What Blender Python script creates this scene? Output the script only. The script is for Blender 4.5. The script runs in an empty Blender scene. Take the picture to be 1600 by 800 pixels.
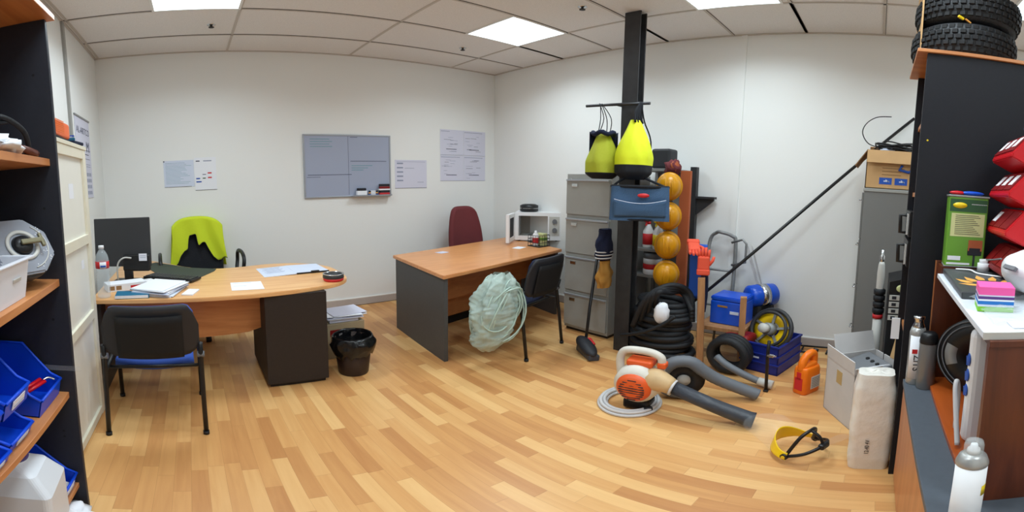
import bpy, bmesh, math, random
from mathutils import Vector, Matrix, noise
random.seed(7)
PI = math.pi
S = bpy.context.scene
C = S.collection
sin, cos, R = math.sin, math.cos, math.radians

# ------------------------------------------------------------------ camera (the photograph is a stitched panorama)
F_AZ, F_EL, CX, CY = 684.728, 616.255, 297.359, 336.504
TILT, AIM = 0.0880, 0.6240
cam = bpy.data.cameras.new('camera')
cam.type = 'PANO'
pc = cam.cycles if hasattr(cam, 'cycles') else cam
pc.panorama_type = 'EQUIRECTANGULAR'
pc.longitude_min = (0 - CX) / F_AZ - AIM
pc.longitude_max = (1600 - CX) / F_AZ - AIM
pc.latitude_max = CY / F_EL
pc.latitude_min = (CY - 800) / F_EL
cam.clip_start = 0.02
camo = bpy.data.objects.new('camera', cam)
C.objects.link(camo)
camo.location = (0, 0, 1.4476)
camo.rotation_euler = (PI / 2 - TILT, 0, -AIM)
S.camera = camo

# ------------------------------------------------------------------ world, exposure
w = bpy.data.worlds.new('world')
S.world = w
w.use_nodes = True
w.node_tree.nodes['Background'].inputs[0].default_value = (0.9, 0.95, 1.0, 1)
w.node_tree.nodes['Background'].inputs[1].default_value = 0.05
S.view_settings.view_transform = 'Standard'
S.view_settings.look = 'None'
S.view_settings.gamma = 1.0
S.view_settings.use_curve_mapping = False
S.view_settings.exposure = 0.0
LAMP_WATTS, LAMP_SPREAD = 16.0, 148.0   # downlight from each louvred panel
LAMP_POWER = 3.0          # emission strength of the ceiling panels
S.cycles.max_bounces = 8
S.cycles.use_denoising = True

# ------------------------------------------------------------------ materials
def lin(c):
    return tuple((v / 255 / 12.92) if v / 255 <= 0.04045 else ((v / 255 + 0.055) / 1.055) ** 2.4 for v in c)
MATS = {}
def mat(name, rgb, rough=0.5, metal=0.0, noise_amt=0.0, noise_scale=20.0, bump=0.0, bump_scale=60.0, trans=0.0, alpha=1.0, emit=0.0, ior=1.45, spec=0.5, stretch=None):
    if name in MATS: return MATS[name]
    m = bpy.data.materials.new(name); m.use_nodes = True
    nt = m.node_tree; b = nt.nodes['Principled BSDF']
    col = lin(rgb) + (1,)
    b.inputs['Base Color'].default_value = col
    b.inputs['Roughness'].default_value = rough
    b.inputs['Metallic'].default_value = metal
    b.inputs['Specular IOR Level'].default_value = spec
    b.inputs['IOR'].default_value = ior
    if trans: b.inputs['Transmission Weight'].default_value = trans
    if alpha < 1: b.inputs['Alpha'].default_value = alpha
    if emit:
        b.inputs['Emission Color'].default_value = col
        b.inputs['Emission Strength'].default_value = emit
    tc = nt.nodes.new('ShaderNodeTexCoord')
    src = tc.outputs['Object']
    if stretch:
        mp = nt.nodes.new('ShaderNodeMapping'); mp.inputs['Scale'].default_value = stretch
        nt.links.new(src, mp.inputs['Vector']); src = mp.outputs['Vector']
    if noise_amt:
        n = nt.nodes.new('ShaderNodeTexNoise'); n.inputs['Scale'].default_value = noise_scale; n.inputs['Detail'].default_value = 5
        nt.links.new(src, n.inputs['Vector'])
        r = nt.nodes.new('ShaderNodeValToRGB')
        r.color_ramp.elements[0].position = 0.3; r.color_ramp.elements[1].position = 0.7
        lo = tuple(max(0, x * (1 - noise_amt)) for x in col[:3]) + (1,)
        hi = tuple(min(1, x * (1 + noise_amt)) for x in col[:3]) + (1,)
        r.color_ramp.elements[0].color = lo; r.color_ramp.elements[1].color = hi
        nt.links.new(n.outputs['Fac'], r.inputs['Fac']); nt.links.new(r.outputs['Color'], b.inputs['Base Color'])
    if bump:
        n2 = nt.nodes.new('ShaderNodeTexNoise'); n2.inputs['Scale'].default_value = bump_scale; n2.inputs['Detail'].default_value = 4
        nt.links.new(src, n2.inputs['Vector'])
        bp = nt.nodes.new('ShaderNodeBump'); bp.inputs['Strength'].default_value = bump; bp.inputs['Distance'].default_value = 0.01
        nt.links.new(n2.outputs['Fac'], bp.inputs['Height']); nt.links.new(bp.outputs['Normal'], b.inputs['Normal'])
    MATS[name] = m
    return m

def wood(name, dark, light, scale=(1.2, 14, 14), rough=0.35, spec=0.5):
    if name in MATS: return MATS[name]
    m = bpy.data.materials.new(name); m.use_nodes = True
    nt = m.node_tree; b = nt.nodes['Principled BSDF']
    tc = nt.nodes.new('ShaderNodeTexCoord'); mp = nt.nodes.new('ShaderNodeMapping'); mp.inputs['Scale'].default_value = scale
    n = nt.nodes.new('ShaderNodeTexNoise'); n.inputs['Scale'].default_value = 2.2; n.inputs['Detail'].default_value = 8; n.inputs['Roughness'].default_value = 0.6; n.inputs['Distortion'].default_value = 0.6
    r = nt.nodes.new('ShaderNodeValToRGB')
    r.color_ramp.elements[0].position = 0.3; r.color_ramp.elements[0].color = lin(dark) + (1,)
    r.color_ramp.elements[1].position = 0.7; r.color_ramp.elements[1].color = lin(light) + (1,)
    nt.links.new(tc.outputs['Object'], mp.inputs['Vector']); nt.links.new(mp.outputs['Vector'], n.inputs['Vector'])
    nt.links.new(n.outputs['Fac'], r.inputs['Fac']); nt.links.new(r.outputs['Color'], b.inputs['Base Color'])
    b.inputs['Roughness'].default_value = rough; b.inputs['Specular IOR Level'].default_value = spec
    MATS[name] = m
    return m

# laminate floor: three-strip beech boards running along Y
def floor_material():
    m = bpy.data.materials.new('beech_laminate'); m.use_nodes = True
    nt = m.node_tree; N = nt.nodes; L = nt.links; b = N['Principled BSDF']
    geo = N.new('ShaderNodeNewGeometry'); sep = N.new('ShaderNodeSeparateXYZ'); L.new(geo.outputs['Position'], sep.inputs[0])
    def mth(op, a, c=None):
        n = N.new('ShaderNodeMath'); n.operation = op
        for i, v in enumerate((a, c)):
            if v is None: continue
            if isinstance(v, (int, float)): n.inputs[i].default_value = v
            else: L.new(v, n.inputs[i])
        return n.outputs[0]
    SW, SL = 0.067, 0.43
    sx = mth('DIVIDE', sep.outputs[0], SW); ix = mth('FLOOR', sx); fx = mth('FRACT', sx)
    w1 = N.new('ShaderNodeTexWhiteNoise'); w1.noise_dimensions = '1D'; L.new(ix, w1.inputs['W'])
    sy = mth('ADD', mth('DIVIDE', sep.outputs[1], SL), mth('MULTIPLY', w1.outputs['Value'], 7.0)); iy = mth('FLOOR', sy); fy = mth('FRACT', sy)
    cmb = N.new('ShaderNodeCombineXYZ'); L.new(ix, cmb.inputs[0]); L.new(iy, cmb.inputs[1])
    w2 = N.new('ShaderNodeTexWhiteNoise'); w2.noise_dimensions = '2D'; L.new(cmb.outputs[0], w2.inputs['Vector'])
    mp = N.new('ShaderNodeMapping'); mp.inputs['Scale'].default_value = (22, 1.6, 1); L.new(geo.outputs['Position'], mp.inputs['Vector'])
    add = N.new('ShaderNodeVectorMath'); add.operation = 'ADD'
    sc = N.new('ShaderNodeVectorMath'); sc.operation = 'SCALE'; sc.inputs['Scale'].default_value = 30; L.new(w2.outputs['Color'], sc.inputs[0])
    L.new(mp.outputs[0], add.inputs[0]); L.new(sc.outputs[0], add.inputs[1])
    n = N.new('ShaderNodeTexNoise'); n.inputs['Scale'].default_value = 1.5; n.inputs['Detail'].default_value = 6; n.inputs['Distortion'].default_value = 0.5; L.new(add.outputs[0], n.inputs['Vector'])
    fac = mth('ADD', mth('MULTIPLY', w2.outputs['Value'], 0.62), mth('MULTIPLY', n.outputs['Fac'], 0.42))
    r = N.new('ShaderNodeValToRGB'); e = r.color_ramp.elements
    e[0].position = 0.12; e[0].color = lin(FLOOR_DARK) + (1,)
    e[1].position = 0.9; e[1].color = lin(FLOOR_LIGHT) + (1,)
    mid = e.new(0.5); mid.color = lin(FLOOR_MID) + (1,)
    L.new(fac, r.inputs['Fac'])
    # fine joints
    j1 = mth('LESS_THAN', fx, 0.018); j2 = mth('LESS_THAN', fy, 0.004); j = mth('MAXIMUM', j1, j2)
    mx = N.new('ShaderNodeMixRGB'); mx.blend_type = 'MULTIPLY'; L.new(mth('MULTIPLY', j, 0.3), mx.inputs['Fac']); L.new(r.outputs['Color'], mx.inputs[1]); mx.inputs[2].default_value = lin((120, 70, 35)) + (1,)
    L.new(mx.outputs[0], b.inputs['Base Color'])
    b.inputs['Roughness'].default_value = 0.34; b.inputs['Specular IOR Level'].default_value = 0.45
    return m
FLOOR_DARK, FLOOR_MID, FLOOR_LIGHT = (188, 128, 76), (214, 158, 98), (234, 188, 126)

M = lambda k: MATS[k]
mat('wall_paint', (240, 241, 239), 0.75, bump=0.05, bump_scale=45)
mat('ceiling_tile', (232, 229, 227), 0.9, noise_amt=0.06, noise_scale=160, bump=0.25, bump_scale=220)
mat('grid_metal', (196, 188, 180), 0.5)
mat('joint_dark', (70, 62, 58), 0.8)
mat('skirting', (188, 180, 176), 0.55, noise_amt=0.05, stretch=(2, 2, 40))
mat('skirting_cap', (236, 234, 230), 0.4)
mat('lamp', (230, 246, 255), 0.5, emit=LAMP_POWER)
mat('white_metal', (236, 236, 234), 0.4)
mat('charcoal', (28, 29, 35), 0.5, spec=0.3, noise_amt=0.06, noise_scale=60)
mat('charcoal_warm', (50, 43, 40), 0.55, spec=0.3, noise_amt=0.06, noise_scale=60)
mat('charcoal_grey', (80, 80, 80), 0.5, spec=0.3, noise_amt=0.05, noise_scale=60)
mat('charcoal_blue', (44, 46, 54), 0.5, spec=0.3, noise_amt=0.05, noise_scale=60)
mat('slate', (84, 90, 98), 0.5, spec=0.3, noise_amt=0.04, noise_scale=60)
mat('charcoal_dark', (40, 41, 46), 0.55)
mat('steel_dark', (58, 58, 60), 0.45, metal=0.3, noise_amt=0.15, noise_scale=12)
wood('beech', (222, 160, 102), (244, 194, 134), scale=(1.0, 10, 10), rough=0.32)
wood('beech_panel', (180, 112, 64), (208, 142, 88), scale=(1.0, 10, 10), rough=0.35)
wood('beech_orange', (208, 136, 82), (234, 168, 108), scale=(1.0, 10, 10), rough=0.3)
wood('shelf_wood', (176, 108, 62), (206, 140, 86), scale=(8, 1.0, 8), rough=0.4)
wood('mahogany', (74, 34, 20), (112, 56, 32), scale=(9, 9, 0.9), rough=0.3)
wood('mahogany_floor', (150, 66, 22), (184, 88, 34), scale=(1.0, 9, 9), rough=0.3)
wood('edge_wood', (176, 106, 62), (204, 134, 84), scale=(8, 8, 1))
wood('post_wood', (150, 104, 66), (190, 140, 94), scale=(10, 10, 1.2), rough=0.6)
mat('cream_paint', (232, 226, 206), 0.5, noise_amt=0.03, noise_scale=6)
mat('cream_panel', (238, 236, 226), 0.45, noise_amt=0.02, noise_scale=6)
mat('black_plastic', (22, 22, 24), 0.4)
mat('black_matte', (18, 18, 20), 0.75)
mat('black_rubber', (26, 28, 32), 0.6, bump=0.3, bump_scale=120)
mat('dark_grey_plastic', (52, 53, 56), 0.45)
mat('grey_plastic', (112, 114, 118), 0.5)
mat('light_grey_plastic', (196, 194, 188), 0.45)
mat('chrome', (210, 212, 214), 0.2, metal=1.0)
mat('grey_metal', (142, 144, 144), 0.45, metal=0.2)
mat('cabinet_grey', (158, 158, 154), 0.5, noise_amt=0.02)
mat('cabinet_grey_dark', (120, 120, 118), 0.5)
mat('white_plastic', (240, 240, 242), 0.4)
mat('bin_white', (226, 228, 236), 0.35)
mat('paper', (240, 242, 248), 0.8)
mat('paper_blue', (214, 222, 240), 0.8)
mat('paper_lilac', (216, 216, 232), 0.8)
mat('ink', (70, 74, 96), 0.8)
mat('ink_pale', (150, 156, 178), 0.8)
mat('ink_teal', (84, 150, 156), 0.8)
mat('ink_black', (36, 36, 44), 0.7)
mat('blue_bin', (14, 74, 214), 0.35)
mat('blue_label', (232, 232, 240), 0.6)
mat('red_plastic', (206, 22, 34), 0.35)
mat('red_dark', (130, 20, 24), 0.4)
mat('orange_plastic', (246, 122, 20), 0.35)
mat('orange_box', (246, 116, 62), 0.5)
mat('hivis', (206, 222, 40), 0.8, bump=0.2, bump_scale=40)
mat('hivis_bright', (228, 238, 40), 0.75, bump=0.2, bump_scale=40)
mat('hivis_dull', (170, 176, 44), 0.8, bump=0.2, bump_scale=40)
mat('black_cloth', (26, 28, 34), 0.9, bump=0.2, bump_scale=90)
mat('navy_cloth', (22, 30, 58), 0.9, bump=0.2, bump_scale=90)
mat('blue_cloth', (44, 92, 190), 0.8)
mat('seat_blue', (52, 84, 168), 0.85, bump=0.15, bump_scale=300)
mat('maroon_cloth', (112, 50, 54), 0.9, bump=0.15, bump_scale=300)
mat('denim', (64, 92, 124), 0.9, bump=0.3, bump_scale=120)
mat('cardboard', (196, 156, 108), 0.8, noise_amt=0.05, noise_scale=10)
mat('cardboard_dark', (150, 116, 78), 0.85)
mat('box_white', (206, 202, 200), 0.7, noise_amt=0.04, noise_scale=8)
mat('box_inside', (162, 156, 148), 0.8)
mat('tape_tan', (192, 164, 112), 0.4)
mat('sack', (238, 234, 226), 0.3, noise_amt=0.05, noise_scale=9, bump=0.4, bump_scale=16)
mat('yellow_plastic', (244, 200, 24), 0.3)
mat('helmet_yellow', (206, 142, 12), 0.35)
mat('terracotta', (176, 92, 54), 0.6)
mat('jerry', (226, 230, 236), 0.35, alpha=0.93)
mat('clear', (246, 250, 252), 0.08, trans=0.9, ior=1.2)
mat('film', (224, 234, 234), 0.12, alpha=0.25)
mat('film_thin', (230, 234, 238), 0.12, alpha=0.07)
mat('cap_purple', (40, 34, 118), 0.4)
mat('teal_book', (22, 104, 138), 0.5)
mat('desk_mat', (58, 66, 56), 0.7)
mat('pink_note', (250, 96, 170), 0.7)
mat('green_note', (130, 200, 50), 0.7)
mat('blue_note', (40, 120, 200), 0.7)
mat('violet_note', (90, 60, 130), 0.7)
mat('label_red', (206, 40, 46), 0.5)
mat('label_blue', (36, 84, 176), 0.5)
mat('board_face', (166, 174, 196), 0.35)
mat('alu', (176, 180, 188), 0.35, metal=0.6)
mat('hose_grey', (104, 108, 114), 0.5)
mat('hose_light', (206, 204, 204), 0.45)
mat('comp_blue', (24, 84, 206), 0.3)
mat('crate_blue', (22, 40, 128), 0.4)
mat('blower_white', (214, 208, 196), 0.45, noise_amt=0.08, noise_scale=14)
mat('blower_tan', (206, 174, 128), 0.5, noise_amt=0.1, noise_scale=14)
mat('blower_orange', (226, 92, 38), 0.4)
mat('pipe_dark', (58, 62, 70), 0.4, bump=0.3, bump_scale=40)
mat('tin_green', (104, 158, 52), 0.35)
mat('tin_green_dark', (40, 84, 50), 0.35)
mat('tin_cream', (206, 210, 150), 0.4)
mat('logo_yellow', (238, 206, 30), 0.4)
mat('card_grey', (70, 72, 74), 0.4)
mat('flame', (240, 172, 84), 0.5)
mat('white_board', (226, 230, 238), 0.4)
mat('spray_silver', (172, 172, 170), 0.35, metal=0.5)
mat('spray_grey', (128, 128, 128), 0.35, metal=0.4)
mat('bag_black', (16, 16, 18), 0.22, bump=0.5, bump_scale=18)
mat('brown_bin', (46, 32, 28), 0.45)
mat('pale_box', (168, 150, 120), 0.8)
mat('glove_orange', (232, 88, 62), 0.8)
mat('mustard_cloth', (172, 122, 52), 0.9)
mat('wrap', (204, 224, 216), 0.2, noise_amt=0.15, noise_scale=8, bump=0.8, bump_scale=24, alpha=0.55)
mat('tubing', (190, 212, 200), 0.15, alpha=0.8)
mat('bottle_plastic', (232, 244, 250), 0.08, alpha=0.28)
mat('spool_clear', (158, 162, 172), 0.2, alpha=0.8)
mat('olive_metal', (124, 118, 92), 0.45, metal=0.3)
mat('tool_brown', (104, 66, 58), 0.25)

# ------------------------------------------------------------------ mesh helpers
class MB:
    """collects shapes; build() links them as ONE mesh object"""
    def __init__(self): self.bm = bmesh.new(); self.mats = []; self.cur = 0
    def use(self, m):
        m = MATS[m] if isinstance(m, str) else m
        if m not in self.mats: self.mats.append(m)
        self.cur = self.mats.index(m); return self
    def _mark(self, n0):
        self.bm.faces.ensure_lookup_table()
        for f in self.bm.faces[n0:]: f.material_index = self.cur
    def box(self, c, s, rot=None, bev=0.0, seg=2):
        n0 = len(self.bm.faces)
        mtx = Matrix.Translation(Vector(c))
        if rot: mtx = mtx @ Matrix.Rotation(rot[2], 4, 'Z') @ Matrix.Rotation(rot[1], 4, 'Y') @ Matrix.Rotation(rot[0], 4, 'X')
        t = bmesh.new()
        bmesh.ops.create_cube(t, size=1.0)
        for v in t.verts: v.co = Vector((v.co.x * s[0], v.co.y * s[1], v.co.z * s[2]))
        if bev: bmesh.ops.bevel(t, geom=t.edges[:], offset=min(bev, min(s) * 0.45), segments=seg, affect='EDGES', profile=0.5)
        self._merge(t, mtx); self._mark(n0); return self
    def bx(self, x0, x1, y0, y1, z0, z1, bev=0.0, seg=2):
        return self.box(((x0 + x1) / 2, (y0 + y1) / 2, (z0 + z1) / 2), (abs(x1 - x0), abs(y1 - y0), abs(z1 - z0)), None, bev, seg)
    def _merge(self, t, mtx=None):
        vm = {}
        for v in t.verts: vm[v] = self.bm.verts.new(mtx @ v.co if mtx else v.co)
        for f in t.faces:
            try: nf = self.bm.faces.new([vm[v] for v in f.verts]); nf.smooth = f.smooth
            except ValueError: pass
        t.free()
    def prism(self, pts, z0, z1, mtx=None, bev=0.0):
        n0 = len(self.bm.faces); t = bmesh.new()
        lo = [t.verts.new((p[0], p[1], z0)) for p in pts]; hi = [t.verts.new((p[0], p[1], z1)) for p in pts]
        t.faces.new(lo[::-1]); t.faces.new(hi)
        n = len(pts)
        for i in range(n): t.faces.new((lo[i], lo[(i + 1) % n], hi[(i + 1) % n], hi[i]))
        bmesh.ops.recalc_face_normals(t, faces=t.faces[:])
        if bev: bmesh.ops.bevel(t, geom=t.edges[:], offset=bev, segments=2, affect='EDGES')
        self._merge(t, mtx); self._mark(n0); return self
    def tube(self, pts, r, n=10, closed=False, caps=True, mtx=None):
        n0 = len(self.bm.faces)
        P = [Vector(p) for p in pts]; k = len(P)
        rr = r if isinstance(r, (list, tuple)) else [r] * k
        T = []
        for i in range(k):
            a = P[(i - 1) % k] if (closed or i > 0) else P[i]; b = P[(i + 1) % k] if (closed or i < k - 1) else P[i]
            d = b - a; T.append(d.normalized() if d.length > 1e-9 else Vector((0, 0, 1)))
        up = Vector((0, 0, 1)) if abs(T[0].z) < 0.9 else Vector((1, 0, 0))
        u = T[0].cross(up).normalized(); rings = []
        for i in range(k):
            u = (u - T[i] * u.dot(T[i])); u = u.normalized() if u.length > 1e-6 else T[i].orthogonal().normalized()
            v = T[i].cross(u)
            ring = []
            for j in range(n):
                a = 2 * PI * j / n; q = P[i] + (u * cos(a) + v * sin(a)) * rr[i]
                ring.append(self.bm.verts.new(mtx @ q if mtx else q))
            rings.append(ring)
        for i in range(k if closed else k - 1):
            A, B = rings[i], rings[(i + 1) % k]
            for j in range(n):
                f = self.bm.faces.new((A[j], A[(j + 1) % n], B[(j + 1) % n], B[j])); f.smooth = True
        if caps and not closed:
            self.bm.faces.new(rings[0][::-1]); self.bm.faces.new(rings[-1])
        self._mark(n0); return self
    def cyl(self, p0, p1, r, r1=None, n=20): return self.tube([p0, p1], [r, r if r1 is None else r1], n)
    def lathe(self, prof, c=(0, 0, 0), n=28, mtx=None, smooth=True, a0=0, a1=2 * PI):
        n0 = len(self.bm.faces); c = Vector(c); rings = []
        full = abs(a1 - a0 - 2 * PI) < 1e-6
        m = n if full else n + 1
        for (r, z) in prof:
            if r < 1e-6:
                q = c + Vector((0, 0, z)); v = self.bm.verts.new(mtx @ q if mtx else q); rings.append([v] * m)
            else:
                ring = []
                for j in range(m):
                    a = a0 + (a1 - a0) * j / n; q = c + Vector((r * cos(a), r * sin(a), z)); ring.append(self.bm.verts.new(mtx @ q if mtx else q))
                rings.append(ring)
        for A, B in zip(rings, rings[1:]):
            for j in range(n):
                vs = []
                for v in (A[j], A[(j + 1) % m], B[(j + 1) % m], B[j]):
                    if v not in vs: vs.append(v)
                if len(vs) >= 3:
                    try: f = self.bm.faces.new(vs); f.smooth = smooth
                    except ValueError: pass
        self._mark(n0); return self
    def ball(self, c, s, n=16, rot=None, amt=0.0, freq=3.0, seed=0):
        n0 = len(self.bm.faces); t = bmesh.new()
        bmesh.ops.create_uvsphere(t, u_segments=n, v_segments=max(6, n * 2 // 3), radius=1)
        mtx = Matrix.Translation(Vector(c))
        if rot: mtx = mtx @ Matrix.Rotation(rot[2], 4, 'Z') @ Matrix.Rotation(rot[1], 4, 'Y') @ Matrix.Rotation(rot[0], 4, 'X')
        s = (s, s, s) if isinstance(s, (int, float)) else s
        for v in t.verts:
            d = 1 + (noise.noise(v.co * freq + Vector((seed, seed * 2, 0))) * amt if amt else 0)
            v.co = Vector((v.co.x * s[0] * d, v.co.y * s[1] * d, v.co.z * s[2] * d))
        for f in t.faces: f.smooth = True
        self._merge(t, mtx); self._mark(n0); return self
    def grid(self, fn, nu, nv, thick=0.0, smooth=True):
        """surface fn(u,v) for u,v in 0..1; thick>0 gives it a back side"""
        n0 = len(self.bm.faces); t = bmesh.new()
        V = [[t.verts.new(fn(i / nu, j / nv)) for j in range(nv + 1)] for i in range(nu + 1)]
        for i in range(nu):
            for j in range(nv):
                f = t.faces.new((V[i][j], V[i + 1][j], V[i + 1][j + 1], V[i][j + 1])); f.smooth = smooth
        if thick:
            t.normal_update()
            bmesh.ops.solidify(t, geom=t.faces[:], thickness=thick)
        self._merge(t); self._mark(n0); return self
    def xform(self, mtx): bmesh.ops.transform(self.bm, matrix=mtx, verts=self.bm.verts[:]); return self
    def build(self, name, m=None, parent=None, weld=False):
        if m and not self.mats: self.use(m)
        bmesh.ops.recalc_face_normals(self.bm, faces=self.bm.faces[:])
        me = bpy.data.meshes.new(name); self.bm.to_mesh(me); self.bm.free()
        for k in self.mats: me.materials.append(k)
        o = bpy.data.objects.new(name, me); C.objects.link(o)
        if parent: o.parent = parent
        return o
def mb(m=None):
    b = MB()
    if m: b.use(m)
    return b
def thing(name, label, cat, loc=(0, 0, 0), rz=0.0, group=None, rot=None):
    o = bpy.data.objects.new(name, None); o.empty_display_size = 0.05; C.objects.link(o)
    o.location = loc; o.rotation_euler = rot if rot else (0, 0, rz)
    o['label'] = label; o['category'] = cat
    if group: o['group'] = group
    return o
def tag(o, label, cat, group=None):
    o['label'] = label; o['category'] = cat
    if group: o['group'] = group
    return o
def struct(o): o['kind'] = 'structure'; return o
def dup(root, loc, rz=None, label=None, rot=None, scale=None):
    r = root.copy(); C.objects.link(r); r.location = loc
    if rz is not None: r.rotation_euler = (0, 0, rz)
    if rot is not None: r.rotation_euler = rot
    if scale: r.scale = scale
    if label: r['label'] = label
    for ch in list(root.children):
        c = ch.copy(); C.objects.link(c); c.parent = r
        for g in list(ch.children):
            d = g.copy(); C.objects.link(d); d.parent = c
    return r
def text_mesh(s, size, depth=0.0006, align='CENTER'):
    cu = bpy.data.curves.new('txt', 'FONT'); cu.body = s; cu.size = size; cu.extrude = depth; cu.align_x = align; cu.align_y = 'CENTER'
    o = bpy.data.objects.new('txt', cu); C.objects.link(o)
    bpy.context.view_layer.update()
    me = bpy.data.meshes.new_from_object(o.evaluated_get(bpy.context.evaluated_depsgraph_get()))
    bpy.data.objects.remove(o); bpy.data.curves.remove(cu)
    return me
def add_text(b, s, size, mtx, m=None, depth=0.0006, align='CENTER'):
    """text lying in the XY plane of mtx, facing its +Z"""
    if m: b.use(m)
    me = text_mesh(s, size, depth, align); n0 = len(b.bm.faces)
    vs = [b.bm.verts.new(mtx @ v.co) for v in me.vertices]
    for p in me.polygons:
        try: b.bm.faces.new([vs[i] for i in p.vertices])
        except ValueError: pass
    b._mark(n0); bpy.data.meshes.remove(me)
def frame(o, x, y):
    """matrix with origin o, X axis x, Y axis y, Z = x cross y"""
    x = Vector(x).normalized(); y = Vector(y).normalized(); z = x.cross(y)
    return Matrix(((x.x, y.x, z.x, o[0]), (x.y, y.y, z.y, o[1]), (x.z, y.z, z.z, o[2]), (0, 0, 0, 1)))
def arc(cx, cy, r, a0, a1, n=12): return [(cx + r * cos(a0 + (a1 - a0) * i / n), cy + r * sin(a0 + (a1 - a0) * i / n)) for i in range(n + 1)]
def smooth_path(pts, n=8):
    P = [Vector(p) for p in pts]; out = []
    for i in range(len(P) - 1):
        p0 = P[max(i - 1, 0)]; p1 = P[i]; p2 = P[i + 1]; p3 = P[min(i + 2, len(P) - 1)]
        for k in range(n):
            t = k / n
            out.append(0.5 * ((2 * p1) + (p2 - p0) * t + (2 * p0 - 5 * p1 + 4 * p2 - p3) * t * t + (3 * p1 - p0 - 3 * p2 + p3) * t ** 3))
    out.append(P[-1]); return out
def rrect(w, h, r, n=5):
    out = []
    for (cx, cy, a) in ((w / 2 - r, h / 2 - r, 0), (-w / 2 + r, h / 2 - r, PI / 2), (-w / 2 + r, -h / 2 + r, PI), (w / 2 - r, -h / 2 + r, 1.5 * PI)):
        out += arc(cx, cy, r, a, a + PI / 2, n)
    return out
RX = lambda a: Matrix.Rotation(a, 4, 'X')
RY = lambda a: Matrix.Rotation(a, 4, 'Y')
RZ = lambda a: Matrix.Rotation(a, 4, 'Z')
TR = lambda *p: Matrix.Translation(Vector(p))

# ------------------------------------------------------------------ the room: X to the right, Y towards the back wall
XL, XR, YB, YF, H = -0.82, 3.459, 4.168, -2.2, 2.927
struct(mb(floor_material()).bx(XL - .1, XR + .1, YF - .1, YB + .1, -0.1, 0).build('floor'))
struct(mb('wall_paint').bx(XL - .1, XR + .1, YB, YB + .1, 0, H).build('wall_back'))
struct(mb('wall_paint').bx(XL - .1, XL, YF, YB, 0, H).build('wall_left'))
struct(mb('wall_paint').bx(XR, XR + .1, YF, YB, 0, H).build('wall_right'))
struct(mb('wall_paint').bx(XL - .1, XR + .1, YF - .1, YF, 0, H).build('wall_front'))
# suspended ceiling: 1.2 m tiles on a 0.6 m grid, the lamps sit in half tiles
GX0, GY0 = XR - 0.637, YB - 0.497
LAMPS = [(0, 1), (0, 5), (4, 1), (4, 5), (0, 8.5), (4, 8.5)]
cb = mb('ceiling_tile').bx(XL - .1, XR + .1, YF - .1, YB + .1, H + 0.006, H + .1)
cb.use('grid_metal')
T = 0.010
y = GY0
while y > YF:
    cb.bx(XL, XR, y - T, y + T, H, H + .014); cb.use('joint_dark').bx(XL, XR, y - T - .003, y - T, H + .001, H + .013).use('grid_metal'); y -= 0.6
x = GX0; k = 0
while x > XL:
    cb.bx(x - T, x + T, YF, YB, H, H + .014); x -= 1.2
yy = GY0 - 0.6
while yy > YF:
    cb.bx(GX0, XR, yy - T, yy + T, H, H + .014); yy -= 1.2
# edge angle
cb.bx(XL, XR, YB - .02, YB, H - .004, H + .014).bx(XL, XL + .02, YF, YB, H - .004, H + .014).bx(XR - .02, XR, YF, YB, H - .004, H + .014)
struct(cb.build('ceiling'))
def skirt(name, x0, x1, y0, y1):
    b = mb('skirting').bx(x0, x1, y0, y1, 0.006, 0.085)
    b.use('skirting_cap').bx(x0, x1, y0, y1, 0.085, 0.095)
    b.use('joint_dark').bx(x0, x1, y0, y1, 0.0, 0.006)
    struct(b.build(name))
skirt('baseboard_back', XL, XR, YB - .014, YB)
skirt('baseboard_right', XR - .014, XR, YF, YB)
skirt('baseboard_left', XL, XL + .014, YF, YB)
struct(mb('cabinet_grey').bx(XL, XL + .018, 3.04, 3.085, 0.1, H).build('trim_1'))
struct(mb('wall_paint').bx(XR - .014, XR, 1.15, 1.20, 0.1, H).build('trim_2'))

def lamp(cx, cy, label):
    t = thing('ceiling_light', label, 'ceiling light', (cx, cy, H), group='square ceiling lights')
    f = mb('white_metal')
    for s in (-1, 1):
        f.bx(s * .30, s * .282, -.30, .30, -.004, .012); f.bx(-.282, .282, s * .30, s * .282, -.004, .012)
    f.build('frame', None, t)
    mb('lamp').bx(-.282, .282, -.282, .282, .0, .008).build('diffuser', None, t)
    a = bpy.data.lights.new('panel_light', 'AREA'); a.shape = 'SQUARE'; a.size = .55; a.energy = LAMP_WATTS; a.spread = R(LAMP_SPREAD); a.color = (0.80, 0.93, 1.0)
    o = bpy.data.objects.new('panel_light', a); C.objects.link(o); o.parent = t; o.location = (0, 0, -.003)
LY = GY0 - 0.6 - 0.3
lamp(GX0 - 2.7, LY, 'square white ceiling light above the desk with the computer monitor')
lamp(GX0 - 0.3, LY, 'square white ceiling light seen whole above the end of the second desk')
lamp(GX0 - 0.3, 1.018, 'square white ceiling light by the right wall beyond the steel column')
lamp(GX0 - 2.7, 1.018, 'added square white ceiling light, unseen overhead above the open floor near the left shelves')  # unseen panel added for more light, completing the square of four
lamp(GX0 - 0.3, -1.0, 'added unseen square white ceiling light at the room end past the right bookcase')  # added out of view to raise the overall light level
lamp(GX0 - 1.5, 0.1, 'added unseen square white ceiling light above the middle of the open floor')  # extra unseen panel, added as fill for the dim lower walls
lamp(GX0 - 2.7, -1.0, 'added unseen square white ceiling light behind the camera at the open end')  # assumed panel behind the view, added to brighten the room

# ================================================================== left side: open shelving, cream cupboard, calendar
t = thing('shelving_unit', 'tall charcoal open shelving unit with wooden shelves against the left wall', 'shelving unit', (-0.80, 1.375, 0))
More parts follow.
